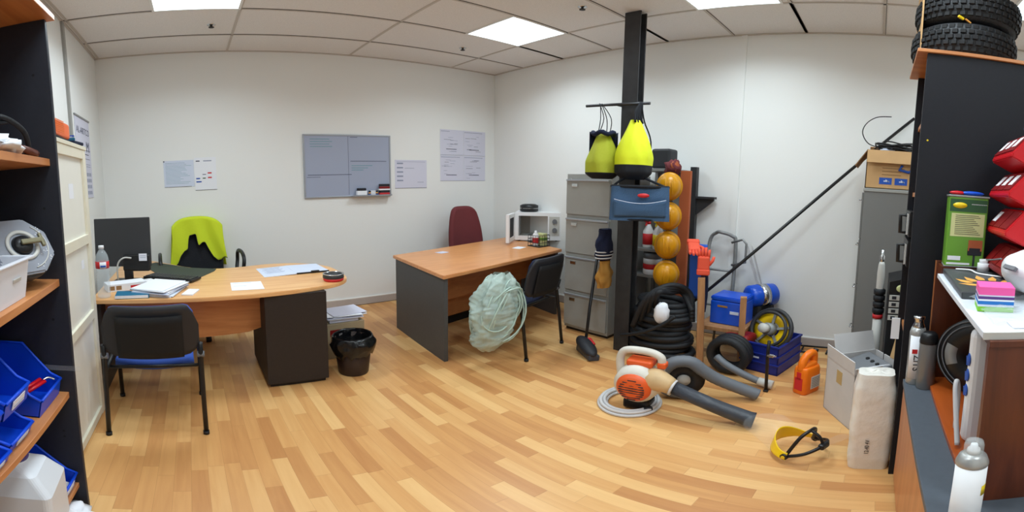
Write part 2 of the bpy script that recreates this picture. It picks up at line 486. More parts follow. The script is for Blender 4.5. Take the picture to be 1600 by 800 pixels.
# local: x 0..0.385 out from the wall, y negative towards the camera
b = mb('charcoal_blue').bx(0, .385, -.02, 0, 0, 2.125, .002)
b.use('black_matte')
for z in (1.40, .98, .47, 1.9, .44): b.cyl((.33, -.0205, z), (.33, -.019, z), .005, n=10)
b.build('side_panel', None, t)
mb('charcoal').bx(0, .385, -.82, -.80, 0, 2.125, .002).build('side_panel', None, t)
mb('charcoal_dark').bx(0, .008, -.80, -.02, 0.05, 2.125).build('back_panel', None, t)
for z in (1.578, 1.138, .668, .170):
    mb('shelf_wood').bx(.008, .362, -.80, -.02, z - .026, z, .0015).build('shelf', None, t)
mb('shelf_wood').bx(-.0, .41, -.835, .012, 2.125, 2.152, .002).build('top_board', None, t)

SX = -0.80
# --- shelf at z 1.578
t = thing('screwdriver', 'screwdriver with clear brown handle lying on the top left shelf', 'screwdriver', (-.475, 1.255, 1.592), rot=(0, R(13), R(76)))
mtx = TR(0, 0, .014) @ RY(R(90))
mb('chrome').lathe([(0, -.20), (.0035, -.195), (.0035, -.04), (0, -.04)], n=10, mtx=TR(0, 0, .0135) @ RY(R(90) - .0)).build('blade', None, t)
mb('tool_brown').lathe([(0, -.045), (.007, -.045), (.011, -.03), (.0135, .0), (.0135, .035), (.011, .05), (0, .055)], n=8, mtx=TR(0, 0, .0135) @ RY(R(90))).build('handle', None, t)
b = mb('black_rubber').tube(smooth_path([(-.67, 1.02, 1.640), (-.61, 1.06, 1.71), (-.55, 1.10, 1.715), (-.51, 1.16, 1.67), (-.51, 1.195, 1.61), (-.53, 1.21, 1.590)], 6), .009, 10)
b.use('grey_metal').tube([(-.53, 1.21, 1.590), (-.50, 1.225, 1.586)], .006, 8)
b.use('black_rubber').tube(smooth_path([(-.69, 1.05, 1.588), (-.65, 1.06, 1.64), (-.59, 1.09, 1.69), (-.54, 1.12, 1.70)], 6), .008, 10)
bmesh.ops.translate(b.bm, verts=b.bm.verts[:], vec=(.035, .075, 0))
tag(b.build('pliers'), 'black gripped pliers standing behind white rags on the top left shelf', 'pliers')
b = mb('paper').ball((-.515, 1.085, 1.616), (.062, .08, .030), 20, amt=.5, freq=2.5).ball((-.475, 1.115, 1.604), (.038, .09, .020), 20, rot=(0, .1, .4), amt=.5, freq=2.2, seed=3)
tag(b.build('cleaning_rag'), 'crumpled white rag on the top left shelf beside the screwdriver', 'rag')

# --- shelf at z 1.138 : cable reel and two white trays
t = thing('cable_reel', 'clear plastic reel with dark back on the shelf behind the white trays', 'reel', (-.515, 1.215, 1.138 + .132), rot=(R(0), R(56), R(-36)))
oct8 = [(.112 * cos(R(22.5 + 45 * i)), .112 * sin(R(22.5 + 45 * i))) for i in range(8)]
mb('dark_grey_plastic').lathe([(0, -.05), (.08, -.05), (.108, -.03), (.112, .0), (.108, .012), (0, .012)], n=36).build('rear_case', None, t)
b = mb('spool_clear').prism(oct8, .012, .03, bev=.006)
b.build('front_plate', None, t)
b = mb('light_grey_plastic').lathe([(.044, .030), (.056, .030), (.056, .036), (.044, .036), (.044, .030)], n=32)
b.lathe([(.085, .030), (.088, .030), (.088, .033), (.085, .033), (.085, .030)], n=32, a0=R(10), a1=R(140))
b.build('ring', None, t)
mb('black_plastic').lathe([(0, .03), (.036, .03), (.03, .045), (0, .048)], n=24).build('hub', None, t)
b = mb('olive_metal').box((.0, .022, .056), (.018, .075, .012), bev=.004).box((0, .056, .056), (.05, .012, .012), bev=.004)
b.build('lever', None, t)
b = mb('white_plastic'); rr = random.Random(2)
for i in range(26):
    a = R(rr.uniform(15, 130)); q = rr.uniform(.06, .1); b.box((q * cos(a), q * sin(a), .0305), (.004, .0016, .001), rot=(0, 0, rr.uniform(-.3, .3)))
b.build('marking', None, t)

def tray(name, label, loc, L, W, Hh, rz=0):
    """tapered open tray, local origin bottom centre: x = depth, y = length"""
    t = thing(name, label, 'tray', loc, rz, 'white plastic trays on the left shelf')
    b = mb('bin_white'); k = .86; th = .004
    def ring(s, z, o=0): return [(x * (W / 2 * s + o), y * (L / 2 * s + o), z) for x, y in ((-1, -1), (1, -1), (1, 1), (-1, 1))]
    V = [b.bm.verts.new(p) for p in ring(k, 0) + ring(1, Hh) + ring(1, Hh, -th) + ring(k, th, -th)]
    q = lambda *i: b.bm.faces.new([V[j] for j in i])
    q(3, 2, 1, 0)
    for i in range(4):
        j = (i + 1) % 4; q(i, j, 4 + j, 4 + i); q(4 + i, 4 + j, 8 + j, 8 + i); q(8 + i, 8 + j, 12 + j, 12 + i)
    q(12, 13, 14, 15); b._mark(0)
    b.build('tray_body', None, t)
    b = mb('bin_white')
    for (x0, x1, y0, y1) in ((-W/2-.012, -W/2+.002, -L/2-.012, L/2+.012), (W/2-.002, W/2+.012, -L/2-.012, L/2+.012), (-W/2, W/2, -L/2-.012, -L/2+.002), (-W/2, W/2, L/2-.002, L/2+.012)):
        b.bx(x0, x1, y0, y1, Hh - .004, Hh + .002, .0015)
    b.build('rim', None, t)
    b = mb('light_grey_plastic').box((W * .465 + .003, 0.02, Hh * .55), (.004, .05, .012), rot=(0, R(12), 0), bev=.002)
    b.build('label_slot', None, t)
tray('storage_tray', 'white plastic storage tray on the left shelf, directly in front of the clear reel', (-.545, 1.015, 1.139), .21, .20, .125)
tray('storage_tray', 'white plastic storage tray nearest the frame edge on the left shelf', (-.545, .785, 1.139), .21, .20, .115)

# --- shelf at z .668 : blue picking bins
def bin_mesh(W, D, Hh):
    """open-fronted bin; local: front towards +x, width along y, bottom at z 0"""
    prof = [(-D / 2, 0), (D / 2 - .012, 0), (D / 2, Hh * .32), (D / 2 - .035, Hh * .42), (D / 2 - .10 * D / .2, Hh), (-D / 2, Hh)]
    b = mb('blue_bin'); th = .004
    for s in (-1, 1):
        y0 = s * W / 2; y1 = s * (W / 2 - th)
        a = [b.bm.verts.new((p[0], y0, p[1])) for p in prof]; c = [b.bm.verts.new((p[0], y1, p[1])) for p in prof]
        b.bm.faces.new(a); b.bm.faces.new(c)
        for i in range(6): b.bm.faces.new((a[i], a[(i + 1) % 6], c[(i + 1) % 6], c[i]))
    b.bx(-D / 2, D / 2 - .012, -W / 2, W / 2, 0, th)
    b.bx(-D / 2, -D / 2 + th, -W / 2, W / 2, 0, Hh)
    b.box((D / 2 - .006, 0, Hh * .17), (th, W, Hh * .345), rot=(0, math.atan2(.012, Hh * .32), 0))
    # thick rims
    for s in (-1, 1):
        b.tube([(D / 2, s * W / 2, Hh * .33), (D / 2 - .035, s * W / 2, Hh * .43), (D / 2 - .10 * D / .2, s * W / 2, Hh), (-D / 2, s * W / 2, Hh)], .0055, 8)
    b.tube([(D / 2 + .001, -W / 2, Hh * .33), (D / 2 + .001, W / 2, Hh * .33)], .0055, 8)
    b.tube([(-D / 2, -W / 2, Hh), (-D / 2, W / 2, Hh)], .0055, 8)
    b._mark(0)
    return b
def blue_bin(label, loc, W, D, Hh, lab=True, rz=0.0):
    t = thing('storage_bin', label, 'storage bin', loc, rz, 'blue picking bins on the left shelves')
    bin_mesh(W, D, Hh).build('bin_body', None, t)
    if lab:
        b = mb('blue_label').box((D / 2 + .0005, 0, Hh * .19), (.002, W * .5, Hh * .17), rot=(0, math.atan2(.012, Hh * .32), 0))
        b.use('ink_pale')
        for k in (-1, 1): b.box((D / 2 + .0018, 0, Hh * (.19 + .03 * k)), (.001, W * .42, .003), rot=(0, math.atan2(.012, Hh * .32), 0))
        b.build('label_card', None, t)
    return t
blue_bin('blue open bin holding a red tool, at the far end of the blue bin shelf', (-.582, 1.24, .669), .19, .25, .215, lab=False)
blue_bin('blue open bin with white label, lower one standing directly on the shelf', (-.575, .985, .669), .15, .24, .125)
blue_bin('blue open bin with white label, stacked on top of another blue bin', (-.575, .985, .80), .155, .24, .185)
blue_bin('blue open bin at the frame edge, lowest and nearest on its shelf', (-.565, .81, .669), .15, .24, .125)
blue_bin('blue open bin at the frame edge, stacked above the nearest bin', (-.575, .81, .80), .15, .24, .15)
t = thing('hand_tool', 'red gripped tool with steel tip lying inside the far blue bin', 'tool', (-.52, 1.235, .735), rz=R(60))
mb('red_plastic').tube([(-.04, .012, 0), (.05, .016, .02)], .008, 8).tube([(-.04, -.010, 0), (.05, -.006, .02)], .008, 8).build('handle', None, t)
mb('chrome').tube(smooth_path([(.05, .004, .02), (.07, .0, .025), (.085, -.012, .015)]), .005, 8).build('tip', None, t)

b = mb('film_thin').bx(-.56, -.385, 1.335, 1.337, .775, .795)
tag(b.build('adhesive_strip'), 'clear adhesive strip stuck across the shelf side above the blue bin', 'tape')

# --- bottom shelf
t = thing('jerrycan', 'translucent white jerrycan with a purple cap on the bottom left shelf', 'jerrycan', (-.525, 1.065, .171), rz=R(6))
b = mb('jerry'); n = 8
prof = [(.0, .14, .098, .02), (.012, .148, .104, .022), (.25, .148, .104, .022), (.325, .095, .075, .022), (.355, .045, .045, .04), (.365, .04, .04, .035)]
rings = []
for (z, wx, wy, rr_) in prof:
    rings.append([b.bm.verts.new((p[0] * 1.0, p[1], z)) for p in rrect(wx * 1.6, wy * 2, min(rr_, wx * .78, wy * .95), 5)])
for A, B in zip(rings, rings[1:]):
    for j in range(len(A)):
        f = b.bm.faces.new((A[j], A[(j + 1) % len(A)], B[(j + 1) % len(A)], B[j])); f.smooth = False
b.bm.faces.new(rings[0][::-1]); b.bm.faces.new(rings[-1]); b._mark(0)
b.build('can_body', None, t)
mb('cap_purple').lathe([(0, .363), (.04, .363), (.042, .37), (.04, .405), (0, .407)], n=24).build('cap', None, t)

tag_bin = blue_bin('blue open bin with white fittings on the bottom shelf behind the jerrycan', (-.575, 1.262, .171), .165, .27, .21)
for k, (x, y, z, r) in enumerate(((-.49, 1.20, .196, .02), (-.50, 1.25, .20, .024), (-.47, 1.29, .194, .018), (-.485, 1.225, .236, .02), (-.49, 1.27, .240, .02))):
    b = mb('white_plastic').cyl((x - .022, y, z), (x + .022, y, z), r, n=14).cyl((x, y, z), (x, y + .02, z + .012), r * .7, n=12)
    tag(b.build('pipe_fitting'), 'small white plastic pipe fitting lying inside the bottom blue bin', 'pipe fitting', 'pipe fittings in the bottom blue bin')
b = mb('paper').ball((-.46, 1.235, .055), (.10, .075, .05), 20, amt=.55, freq=2.4, seed=9)
tag(b.build('plastic_bag'), 'crumpled white plastic bag on the floor under the bottom left shelf', 'plastic bag')

# --- cream cupboard standing on the floor beyond the shelves
t = thing('cupboard', 'low cream painted cupboard with framed panels beside the charcoal shelving', 'cupboard', (-.55, 2.30, 0))
b = mb('cream_paint').bx(-.26, -.02, -.86, 0, 0.0, 1.70).use('cream_paint').bx(-.265, .012, -.87, .012, 1.70, 1.722, .002)
b.build('carcass', None, t)
mb('cream_panel').bx(-.02, -.006, -.84, -.02, .02, 1.69).build('door_panel', None, t)
b = mb('cream_paint')
b.bx(-.02, .008, -.06, 0, 0.0, 1.70, .002).bx(-.02, .008, -.86, -.80, 0.0, 1.70, .002)
for z in (1.645, 1.15, .69, 0.01):
    b.bx(-.02, .0075, -.80, -.06, z, z + .055, .002)
b.build('frame', None, t)
mb('paper').bx(-.0055, -.005, -.33, -.25, 1.42, 1.5).build('sticker', None, t)
mb('paper').bx(-.0055, -.005, -.20, -.15, 1.02, 1.07).build('sticker', None, t)
z0 = 1.7225
b = mb('black_matte').box((-.665, 1.96, z0 + .012), (.20, .30, .022), rot=(0, 0, .06), bev=.004)
tag(b.build('folder'), 'dark folder lying flat under the orange case on the cream cupboard', 'folder')
b = mb('navy_cloth').box((-.64, 2.19, z0 + .011), (.2, .14, .02), rot=(0, 0, -.1), bev=.006)
tag(b.build('notebook'), 'dark blue notebook on the far end of the cream cupboard top', 'notebook')
b = mb('teal_book').box((-.635, 2.20, z0 + .034), (.13, .11, .022), rot=(0, 0, .3), bev=.006).use('paper').box((-.63, 2.215, z0 + .05), (.10, .07, .012), rot=(0, 0, .1), bev=.004)
b.use('comp_blue').box((-.6, 2.2, z0 + .058), (.06, .04, .006), rot=(0, 0, .2))
tag(b.build('packet'), 'blue and white packet lying on the dark notebook on the cupboard', 'packet')
t = thing('plastic_case', 'bright orange plastic case on top of the cream cupboard', 'case', (-.655, 1.99, z0 + .0235))
b = mb('orange_box').box((0, .01, .047), (.17, .26, .092), bev=.018, seg=3); b.build('case_body', None, t)
b = mb('orange_plastic')
for k in range(7): b.bx(.0845, .0865, -.10, .03, .026 + k * .010, .030 + k * .010)
b.build('ribs', None, t)


# --- calendar on the left wall
t = thing('wall_calendar', 'white wall calendar sheet with big dark letters hanging on the left wall', 'calendar', (XL + .001, 3.44, 0))
b = mb('paper_lilac').bx(0, .004, -.24, .22, 1.40, 2.12); b.build('sheet', None, t)
b = mb('grey_metal').bx(0, .010, -.25, .23, 2.115, 2.13); b.build('hanging_strip', None, t)
b = mb('ink'); add_text(b, 'AL-ARTCO', .085, frame((.0045, -.005, 2.0), (0, 1, 0), (0, 0, 1)))
add_text(b, 'M', .14, frame((.0045, .12, 1.86), (0, 1, 0), (0, 0, 1)))
b.build('lettering', None, t)
b = mb('ink_pale')
for k in range(4):
    for j in range(7):
        b.bx(.0042, .0046, -.19 + j * .055, -.155 + j * .055, 1.43 + k * .055, 1.462 + k * .055)
b.use('ink').bx(.0042, .0046, -.2, .2, 1.83, 1.835).bx(.0042, .0046, -.2, .14, 1.79, 1.797).bx(.0042, .0046, -.2, .17, 1.75, 1.754)
b.use('label_red').bx(.0042, .0046, -.2, -.02, 1.845, 1.857)
b.use('tin_green_dark').bx(.0042, .0046, -.18, .0, 1.66, 1.735)
b.use('ink_pale').bx(.0042, .0046, .03, .17, 1.68, 1.685).bx(.0042, .0046, .03, .17, 1.70, 1.705)
b.build('date_grid', None, t)

# ================================================================== first desk
t = thing('desk', 'curved beech desk with charcoal pedestal carrying the computer monitor', 'desk', (0, 0, 0))
front = smooth_path([(-.62, 2.475, 0), (-.2, 2.47, 0), (.2, 2.468, 0), (.5, 2.49, 0), (.78, 2.54, 0), (.93, 2.615, 0), (1.005, 2.74, 0), (1.02, 2.95, 0), (1.01, 3.12, 0), (.95, 3.25, 0), (.80, 3.38, 0), (.58, 3.42, 0), (.36, 3.37, 0), (.16, 3.36, 0), (-.03, 3.46, 0), (-.2, 3.66, 0), (-.36, 3.85, 0), (-.5, 3.95, 0), (-.62, 3.97, 0)], 5)
b = mb('beech').prism([(p.x, p.y) for p in front], .706, .735, bev=.004)
b.build('tabletop', None, t)
b = mb('charcoal_warm').bx(.40, .785, 2.505, 3.06, .03, .706, .003)
b.use('black_plastic').bx(.42, .77, 2.53, 3.04, 0.0, .03)
b.build('pedestal', None, t)
pts = [(-.58, .66), (-.58, .40)] + [(-.58 + .98 * k / 12, .40 - .03 * sin(PI * k / 12)) for k in range(1, 12)] + [(.40, .42), (.40, .706), (-.58, .706)]
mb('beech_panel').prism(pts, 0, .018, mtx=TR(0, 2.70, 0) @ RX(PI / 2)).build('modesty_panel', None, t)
mb('charcoal_warm').bx(-.60, -.575, 2.55, 3.4, 0, .706, .003).build('leg_panel', None, t)

TZ = .7355
# monitor seen from behind
t = thing('computer_monitor', 'dark computer monitor seen from behind on the curved desk', 'monitor', (-.485, 2.98, TZ), rz=R(-6))
b = mb('dark_grey_plastic').box((0, 0, .315), (.40, .018, .375), rot=(R(-4), 0, 0), bev=.006)
b.build('housing', None, t)
b = mb('black_plastic').box((.10, -.028, .16), (.19, .045, .13), rot=(R(-4), 0, 0), bev=.014)
b.build('rear_cover', None, t)
mb('ink_black').box((0, .0105, .318), (.38, .002, .35), rot=(R(-4), 0, 0)).build('screen', None, t)
b = mb('black_plastic').box((.04, -.03, .09), (.06, .035, .17), bev=.008); b.build('stand', None, t)
b = mb('black_plastic').box((.04, .0, .006), (.24, .19, .012), bev=.005); b.build('base', None, t)
b = mb('blue_label').box((.15, -.052, .205), (.055, .002, .055), rot=(R(-4), 0, 0)); b.use('ink_pale')
for k in range(3): b.box((.15, -.0535, .19 + k * .013), (.04, .001, .003), rot=(R(-4), 0, 0))
b.build('rating_label', None, t)
b = mb('light_grey_plastic').tube(smooth_path([(.07, -.055, .2), (.02, -.075, .205), (-.02, -.08, .16), (-.03, -.07, .06), (-.03, -.04, .01)]), .006, 8); b.build('cable', None, t)

# bottle
t = thing('water_bottle', 'clear plastic water bottle with red and blue label on the desk edge', 'bottle', (-.545, 2.545, TZ))
prof = [(0, .0), (.034, .0), (.04, .008)]
for k in range(9): prof += [(.041, .02 + k * .019), (.038, .03 + k * .019)]
prof += [(.041, .195), (.041, .26), (.040, .265), (.036, .29), (.024, .315), (.0145, .328), (.0145, .34)]
mb('bottle_plastic').lathe(prof, n=28).build('bottle_body', None, t)
b = mb('label_red').lathe([(.0415, .205), (.0418, .205), (.0418, .252), (.0415, .252)], n=28)
b.use('paper').lathe([(.0420, .208), (.0422, .208), (.0422, .250), (.0420, .250)], n=12, a0=R(-100), a1=R(-45))
b.use('label_blue').lathe([(.0423, .215), (.0425, .215), (.0425, .228), (.0423, .228)], n=12, a0=R(-95), a1=R(-50))
b.build('label_band', None, t)
mb('white_plastic').lathe([(0, .336), (.0165, .336), (.0165, .356), (0, .358)], n=20).build('cap', None, t)

# box under the monitor, papers, books
t = thing('carton', 'small white printed box on the desk below the monitor', 'box', (-.45, 2.765, TZ), rz=R(24))
mb('paper').bx(-.13, .13, -.055, .055, 0, .055, .002).build('box_body', None, t)
b = mb('cardboard_dark').bx(-.12, -.085, -.0562, -.0555, .012, .042).bx(-.075, -.04, -.0562, -.0555, .012, .042).use('label_red').bx(.02, .09, -.0562, -.0555, .018, .036)
b.build('print', None, t)
tag(mb('teal_book').box((-.375, 2.552, TZ + .014), (.20, .12, .026), rot=(0, 0, R(4)), bev=.003).use('paper').box((-.375, 2.4925, TZ + .014), (.196, .004, .019), rot=(0, 0, R(4))).build('book'), 'teal covered book at the desk edge beside the water bottle', 'book')
rr = random.Random(5)
for k in range(9):
    b = MB(); b.use(('paper', 'paper_blue', 'paper', 'ink_pale')[k % 4]).box((-.215 + rr.uniform(-.012, .012), 2.66 + rr.uniform(-.012, .012), TZ + .003 + k * .0052), (.235, .30, .0045), rot=(0, 0, R(-22 + rr.uniform(-7, 7))))
    tag(b.build('document'), 'white document inside the pile of papers near the water bottle', 'papers', 'documents piled on the curved desk')
tag(mb('paper').box((-.225, 2.665, TZ + .0495), (.225, .30, .002), rot=(0, 0, R(-26))).build('document'), 'white document lying on top of the pile of papers near the water bottle', 'papers', 'documents piled on the curved desk')
tag(mb('paper').box((-.03, 2.60, TZ + .004), (.07, .14, .008), rot=(0, 0, R(-18))).build('notepad'), 'small white notepad lying beside the pile of documents', 'notepad')
tag(mb('desk_mat').prism([(-.43, 3.62), (-.14, 2.89), (-.02, 2.93), (.15, 3.25), (.17, 3.33), (-.04, 3.44), (-.2, 3.62), (-.33, 3.75)], TZ, TZ + .003).build('desk_mat'), 'dark green desk mat under the keyboard on the curved desk', 'desk mat')
t = thing('keyboard', 'black computer keyboard lying on the dark green desk mat', 'keyboard', (-.16, 3.02, TZ + .0035), rz=R(-31))
mb('black_plastic').box((0, 0, .011), (.40, .14, .02), bev=.006).build('keyboard_body', None, t)
b = mb('dark_grey_plastic')
for i in range(15):
    for j in range(5): b.box((-.175 + i * .025, -.045 + j * .0225, .023), (.02, .018, .006))
b.build('keys', None, t)
t = thing('computer_mouse', 'white computer mouse beside the black keyboard', 'mouse', (-.32, 2.93, TZ), rz=R(40))
mb('white_plastic').lathe([(.03, 0), (.031, .010), (.027, .022), (.015, .031), (0, .034)], n=24, mtx=Matrix.Diagonal((1.7, 1, 1, 1))).build('mouse_body', None, t)
b = mb('grey_plastic').box((.024, 0, .031), (.016, .006, .006), bev=.002); b.build('scroll_wheel', None, t)

def sheet(name, label, c, w, h, rz, cat='paper', group=None, m='paper', lines=0, z=TZ, ink='ink_pale'):
    b = mb(m).box((0, 0, .001), (w, h, .0016))
    b.use(ink)
    rr = random.Random(int(abs(c[0] * 1000)))
    for k in range(lines):
        L = w * rr.uniform(.35, .8); b.box((-w * .42 + L / 2, h * .4 - k * h * .8 / max(1, lines), .002), (L, h * .012, .0004))
    o = b.build(name); o.location = (c[0], c[1], z); o.rotation_euler = (0, 0, rz)
    return tag(o, label, cat, group)
sheet('paper_sheet', 'single white paper lying in the middle of the curved desk', (.325, 2.70), .20, .22, R(-3), lines=2)
t = thing('folder', 'open document folder with white pages and dark clip on the curved desk', 'folder', (.70, 3.09, TZ), rz=R(2))
mb('paper_blue').box((-.115, 0, .003), (.23, .32, .005), rot=(0, R(-2), 0)).box((.125, .01, .004), (.25, .31, .008), rot=(0, R(1), 0)).build('pages', None, t)
b = mb('ink_pale')
for k in range(8): b.box((-.13, .11 - k * .026, .0115), (.15 - .02 * (k % 3), .004, .0005), rot=(0, R(-2), 0))
b.build('text_lines', None, t)
b = mb('black_plastic').box((.125, -.15, .006), (.24, .012, .012), bev=.003).box((.14, -.15, .014), (.06, .02, .012), bev=.003); b.build('clip', None, t)
t = thing('ashtray', 'round red and dark metal ashtray at the right end of the curved desk', 'ashtray', (.885, 2.66, TZ))
mb('label_red').lathe([(0, 0), (.058, 0), (.066, .006), (.068, .022), (0, .022)], n=32).build('base', None, t)
b = mb('steel_dark').lathe([(.068, .022), (.07, .026), (.068, .05), (.058, .052), (.05, .03), (0, .026)], n=32); b.build('bowl', None, t)
b = mb('chrome').lathe([(.066, .050), (.070, .050), (.070, .054), (.062, .054), (.060, .05)], n=32); b.build('rim', None, t)

# ---------------------------------------------------------------- visitor chairs
def visitor_chair(label, loc, rz, seat_m='seat_blue', pad='seat_blue', shell='charcoal_dark', grp='black framed visitor chairs'):
    """local: seat centre above origin, back at -y, sitter faces +y"""
    t = thing('visitor_chair', label, 'chair', loc, rz, grp)
    def pad_shape(w, d, r, z0, z1, mtx, m):
        return mb(m).prism(rrect(w, d, r, 6), z0, z1, mtx=mtx, bev=.012)
    # seat, dished cushion
    def seatf(u, v):
        x = (u - .5) * .40; y = -.10 - .03 * (1 - (2 * u - 1) ** 2) * (1 - v) + v * .345
        e = min(1, 6 * min(u, 1 - u, v, 1 - v)); return (x, y, .455 + .012 * e - .025 * (1 - (2 * v - 1) ** 2) * 0 - .018 * (1 - abs(2 * u - 1) ** 2) + .03 * max(0, v - .8) * -1)
    b = mb(seat_m).grid(seatf, 16, 12, thick=.045); b.build('seat', None, t)
    # back shell, curved in plan, tilted backwards
    def backf(off):
        def f(u, v):
            a = (u - .5) * 2; rr_ = 1.0
            x = a * .232; z = v * .32
            # round the corners
            k = max(0, (abs(a) - .72) / .28); x *= 1; 
            lim = .32 / 2 - (.05 * k * k * (2.6 if v > .5 else 1.2))
            z = .16 + (v - .5) * 2 * lim
            y = -.03 * (1 - a * a) + off
            return Vector((x, y, z))
        return f
    bm_ = TR(0, -.215, .535) @ RX(R(12))
    b = mb(shell)
    f = backf(0)
    b.grid(lambda u, v: bm_ @ f(u, v), 20, 10, thick=.016)
    g = backf(-.012)
    b.build('back_shell', None, t)
    b = mb('black_matte'); 
    def groove(u, v): return bm_ @ (backf(-.0175)(.16 + .68 * u, .0 + .84 * v) )
    b.grid(groove, 12, 6, thick=.002); b.build('rear_panel', None, t)
    b = mb(pad)
    f2 = backf(.018)
    def padf(u, v):
        p = f2(.05 + .90 * u, .05 + .93 * v); e = min(1, 5 * min(u, 1 - u, v, 1 - v)); p.y += .012 + .022 * e; return bm_ @ p
    b.grid(padf, 18, 10, thick=-.02); b.build('back_cushion', None, t)
    # frame: side loops
    for s in (-1, 1):
        x = s * .235
        b = mb('black_plastic').tube([(x, -.255, .02), (x, -.225, .30), (x, -.20, .50), (x, -.225, .60)], .0125, 10); b.use('black_rubber').tube([(x, -.2565, .0), (x, -.255, .024)], .016, 10)
        b.build('leg', None, t)
        b = mb('black_plastic').tube([(x, .235, .02), (x, .215, .40), (x, .20, .425), (x, .16, .43), (x, -.20, .43)], .0125, 10); b.use('black_rubber').tube([(x, .2365, .0), (x, .235, .024)], .016, 10)
        b.build('leg', None, t)
        b = mb('grey_plastic').cyl((x - .018, -.2, .52), (x + .018, -.2, .52), .018, n=14); b.build('hinge_cap', None, t)
    for y in (.14, -.13): mb('black_plastic').tube([(-.235, y, .418), (.235, y, .418)], .011, 10).build('crossbar', None, t)
    return t
visitor_chair('black backed visitor chair with blue seat in front of the curved desk', (-.232, 2.255, 0), R(1))
visitor_chair('dark navy visitor chair at the second desk, by the filing cabinet', (2.24, 2.40, 0), R(10), pad='navy_cloth', seat_m='navy_cloth')

# ---------------------------------------------------------------- office chair with hi-vis vest
t = thing('office_chair', 'black office armchair behind the curved desk, draped with a yellow vest', 'chair', (.065, 3.78, 0), rz=R(184))
# local: sitter faces +y
b = mb('black_cloth').box((0, 0, .47), (.48, .46, .09), bev=.035, seg=3); b.build('seat', None, t)
def bk(u, v):
    a = (u - .5) * 2; w = .225 - .05 * max(0, v - .75) * 2 - .02 * (1 - v)
    k = max(0, v - .82) / .18
    return (a * w * (1 - .25 * k * k), -.235 - .07 * v + .05 * a * a, .56 + .52 * v - .06 * (abs(a) ** 3) * (v > .7) * (v - .7) * 3)
b = mb('black_cloth').grid(bk, 14, 14, thick=-.055); b.build('backrest', None, t)
for s in (-1, 1):
    b = mb('black_plastic').tube(smooth_path([(s * .24, -.10, .46), (s * .31, -.10, .52), (s * .35, -.18, .66), (s * .355, -.17, .76), (s * .355, -.08, .80), (s * .355, .08, .79), (s * .35, .16, .72), (s * .32, .14, .56), (s * .24, .08, .46)], 5), .017, 10)
    b.build('armrest', None, t)
b = mb('black_plastic').cyl((0, 0, .11), (0, 0, .43), .028).cyl((0, 0, .11), (0, 0, .25), .04); b.use('black_plastic').bx(-.03, .03, -.30, -.05, .43, .46, .008).tube([(0, -.28, .44), (0, -.30, .6)], .02, 8); b.build('column', None, t)
for k in range(5):
    a = R(90 + 72 * k); d = Vector((cos(a), sin(a), 0))
    leg = mb('black_plastic').tube([d * .03 + Vector((0, 0, .115)), d * .18 + Vector((0, 0, .10)), d * .29 + Vector((0, 0, .075))], [.022, .018, .013], 8).build('leg', None, t)
    p = d * .29
    q = Vector((-d.y, d.x, 0))
    mb('black_plastic').cyl(p + q * .022 + Vector((0, 0, .028)), p - q * .022 + Vector((0, 0, .028)), .028, n=14).tube([p + Vector((0, 0, .05)), p + Vector((0, 0, .08))], .012, 8).build('caster', None, leg)

# vest hung over the backrest; its front hem is cut away around a neck opening
t = thing('safety_vest', 'yellow hi-vis vest hung over the office chair back', 'vest', (.065, 3.78, 0), rz=R(184))
HEM = [(0, 1.0), (.10, 1.0), (.15, .95), (.19, .80), (.25, .72), (.30, .70), (.325, .66), (.335, .42), (.35, .385), (.46, .36), (.475, .40), (.49, .60), (.52, .63), (.58, .56), (.63, .55), (.68, .70), (.75, .88), (.82, .95), (.88, .90), (.94, .78), (1.0, .72)]
def hem(x):
    for (a, p), (c, q) in zip(HEM, HEM[1:]):
        if x <= c: return p + (q - p) * (x - a) / (c - a)
    return HEM[-1][1]
def vest(u, v):
    a = (u - .5) * 2; wv = .235
    z_top = 1.125 - .04 * a * a - .055 * abs(a) ** 5
    if v < .4:
        k = v / .4; y = -.350 - .02 * k + .055 * a * a - .014 * sin(9 * a + 2); z = .62 + (z_top - .62) * k; w_ = wv + .03 * (1 - k)
    elif v < .5:
        k = (v - .4) / .10; y = -.37 + .055 * a * a + k * .105; z = z_top + .02 * sin(PI * k); w_ = wv
    else:
        k = (v - .5) / .5 * hem(1 - u); y = -.265 + .055 * k + .045 * a * a + .010 * sin(8 * a + 4 * k); z = z_top - .44 * k; w_ = wv + .045 * k * k
    return Vector((a * w_, y, z))
mb('hivis').grid(vest, 90, 50, thick=.004).build('fabric', None, t)
b = mb('black_cloth').tube([vest(1 - x, 1.0) + Vector((0, .004, 0)) for x in [i / 60 for i in range(61)]], .0035, 6); b.build('binding', None, t)

# ---------------------------------------------------------------- bin and box on the floor
t = thing('waste_bin', 'dark brown waste bin lined with a black bag beside the desk pedestal', 'bin', (.985, 2.60, 0))
mb('brown_bin').lathe([(0, 0), (.095, 0), (.10, .01), (.128, .29), (.12, .29), (.09, .02), (0, .02)], n=32).build('bin_body', None, t)
b = mb('bag_black')
def bagf(u, v):
    a = 2 * PI * u; nz = noise.noise(Vector((cos(a) * 3, sin(a) * 3, v * 5)))
    if v < .5: k = v / .5; r = .128 + .022 * sin(PI * k) + .012 * nz; z = .165 + .155 * k + (1 - k) * .03 * nz * 2
    else: k = (v - .5) / .5; r = .126 - .03 * k + .010 * nz; z = .32 - .14 * k
    return (r * cos(a), r * sin(a), z)
b.grid(bagf, 56, 22); b.lathe([(0, .17), (.10, .175)], n=28)
b.build('bin_liner', None, t)
t = thing('carton', 'small cardboard carton with white papers on top, behind the waste bin', 'box', (1.04, 2.98, 0), rz=R(3))
mb('pale_box').bx(-.15, .14, -.11, .13, 0, .31, .003).build('box_body', None, t)
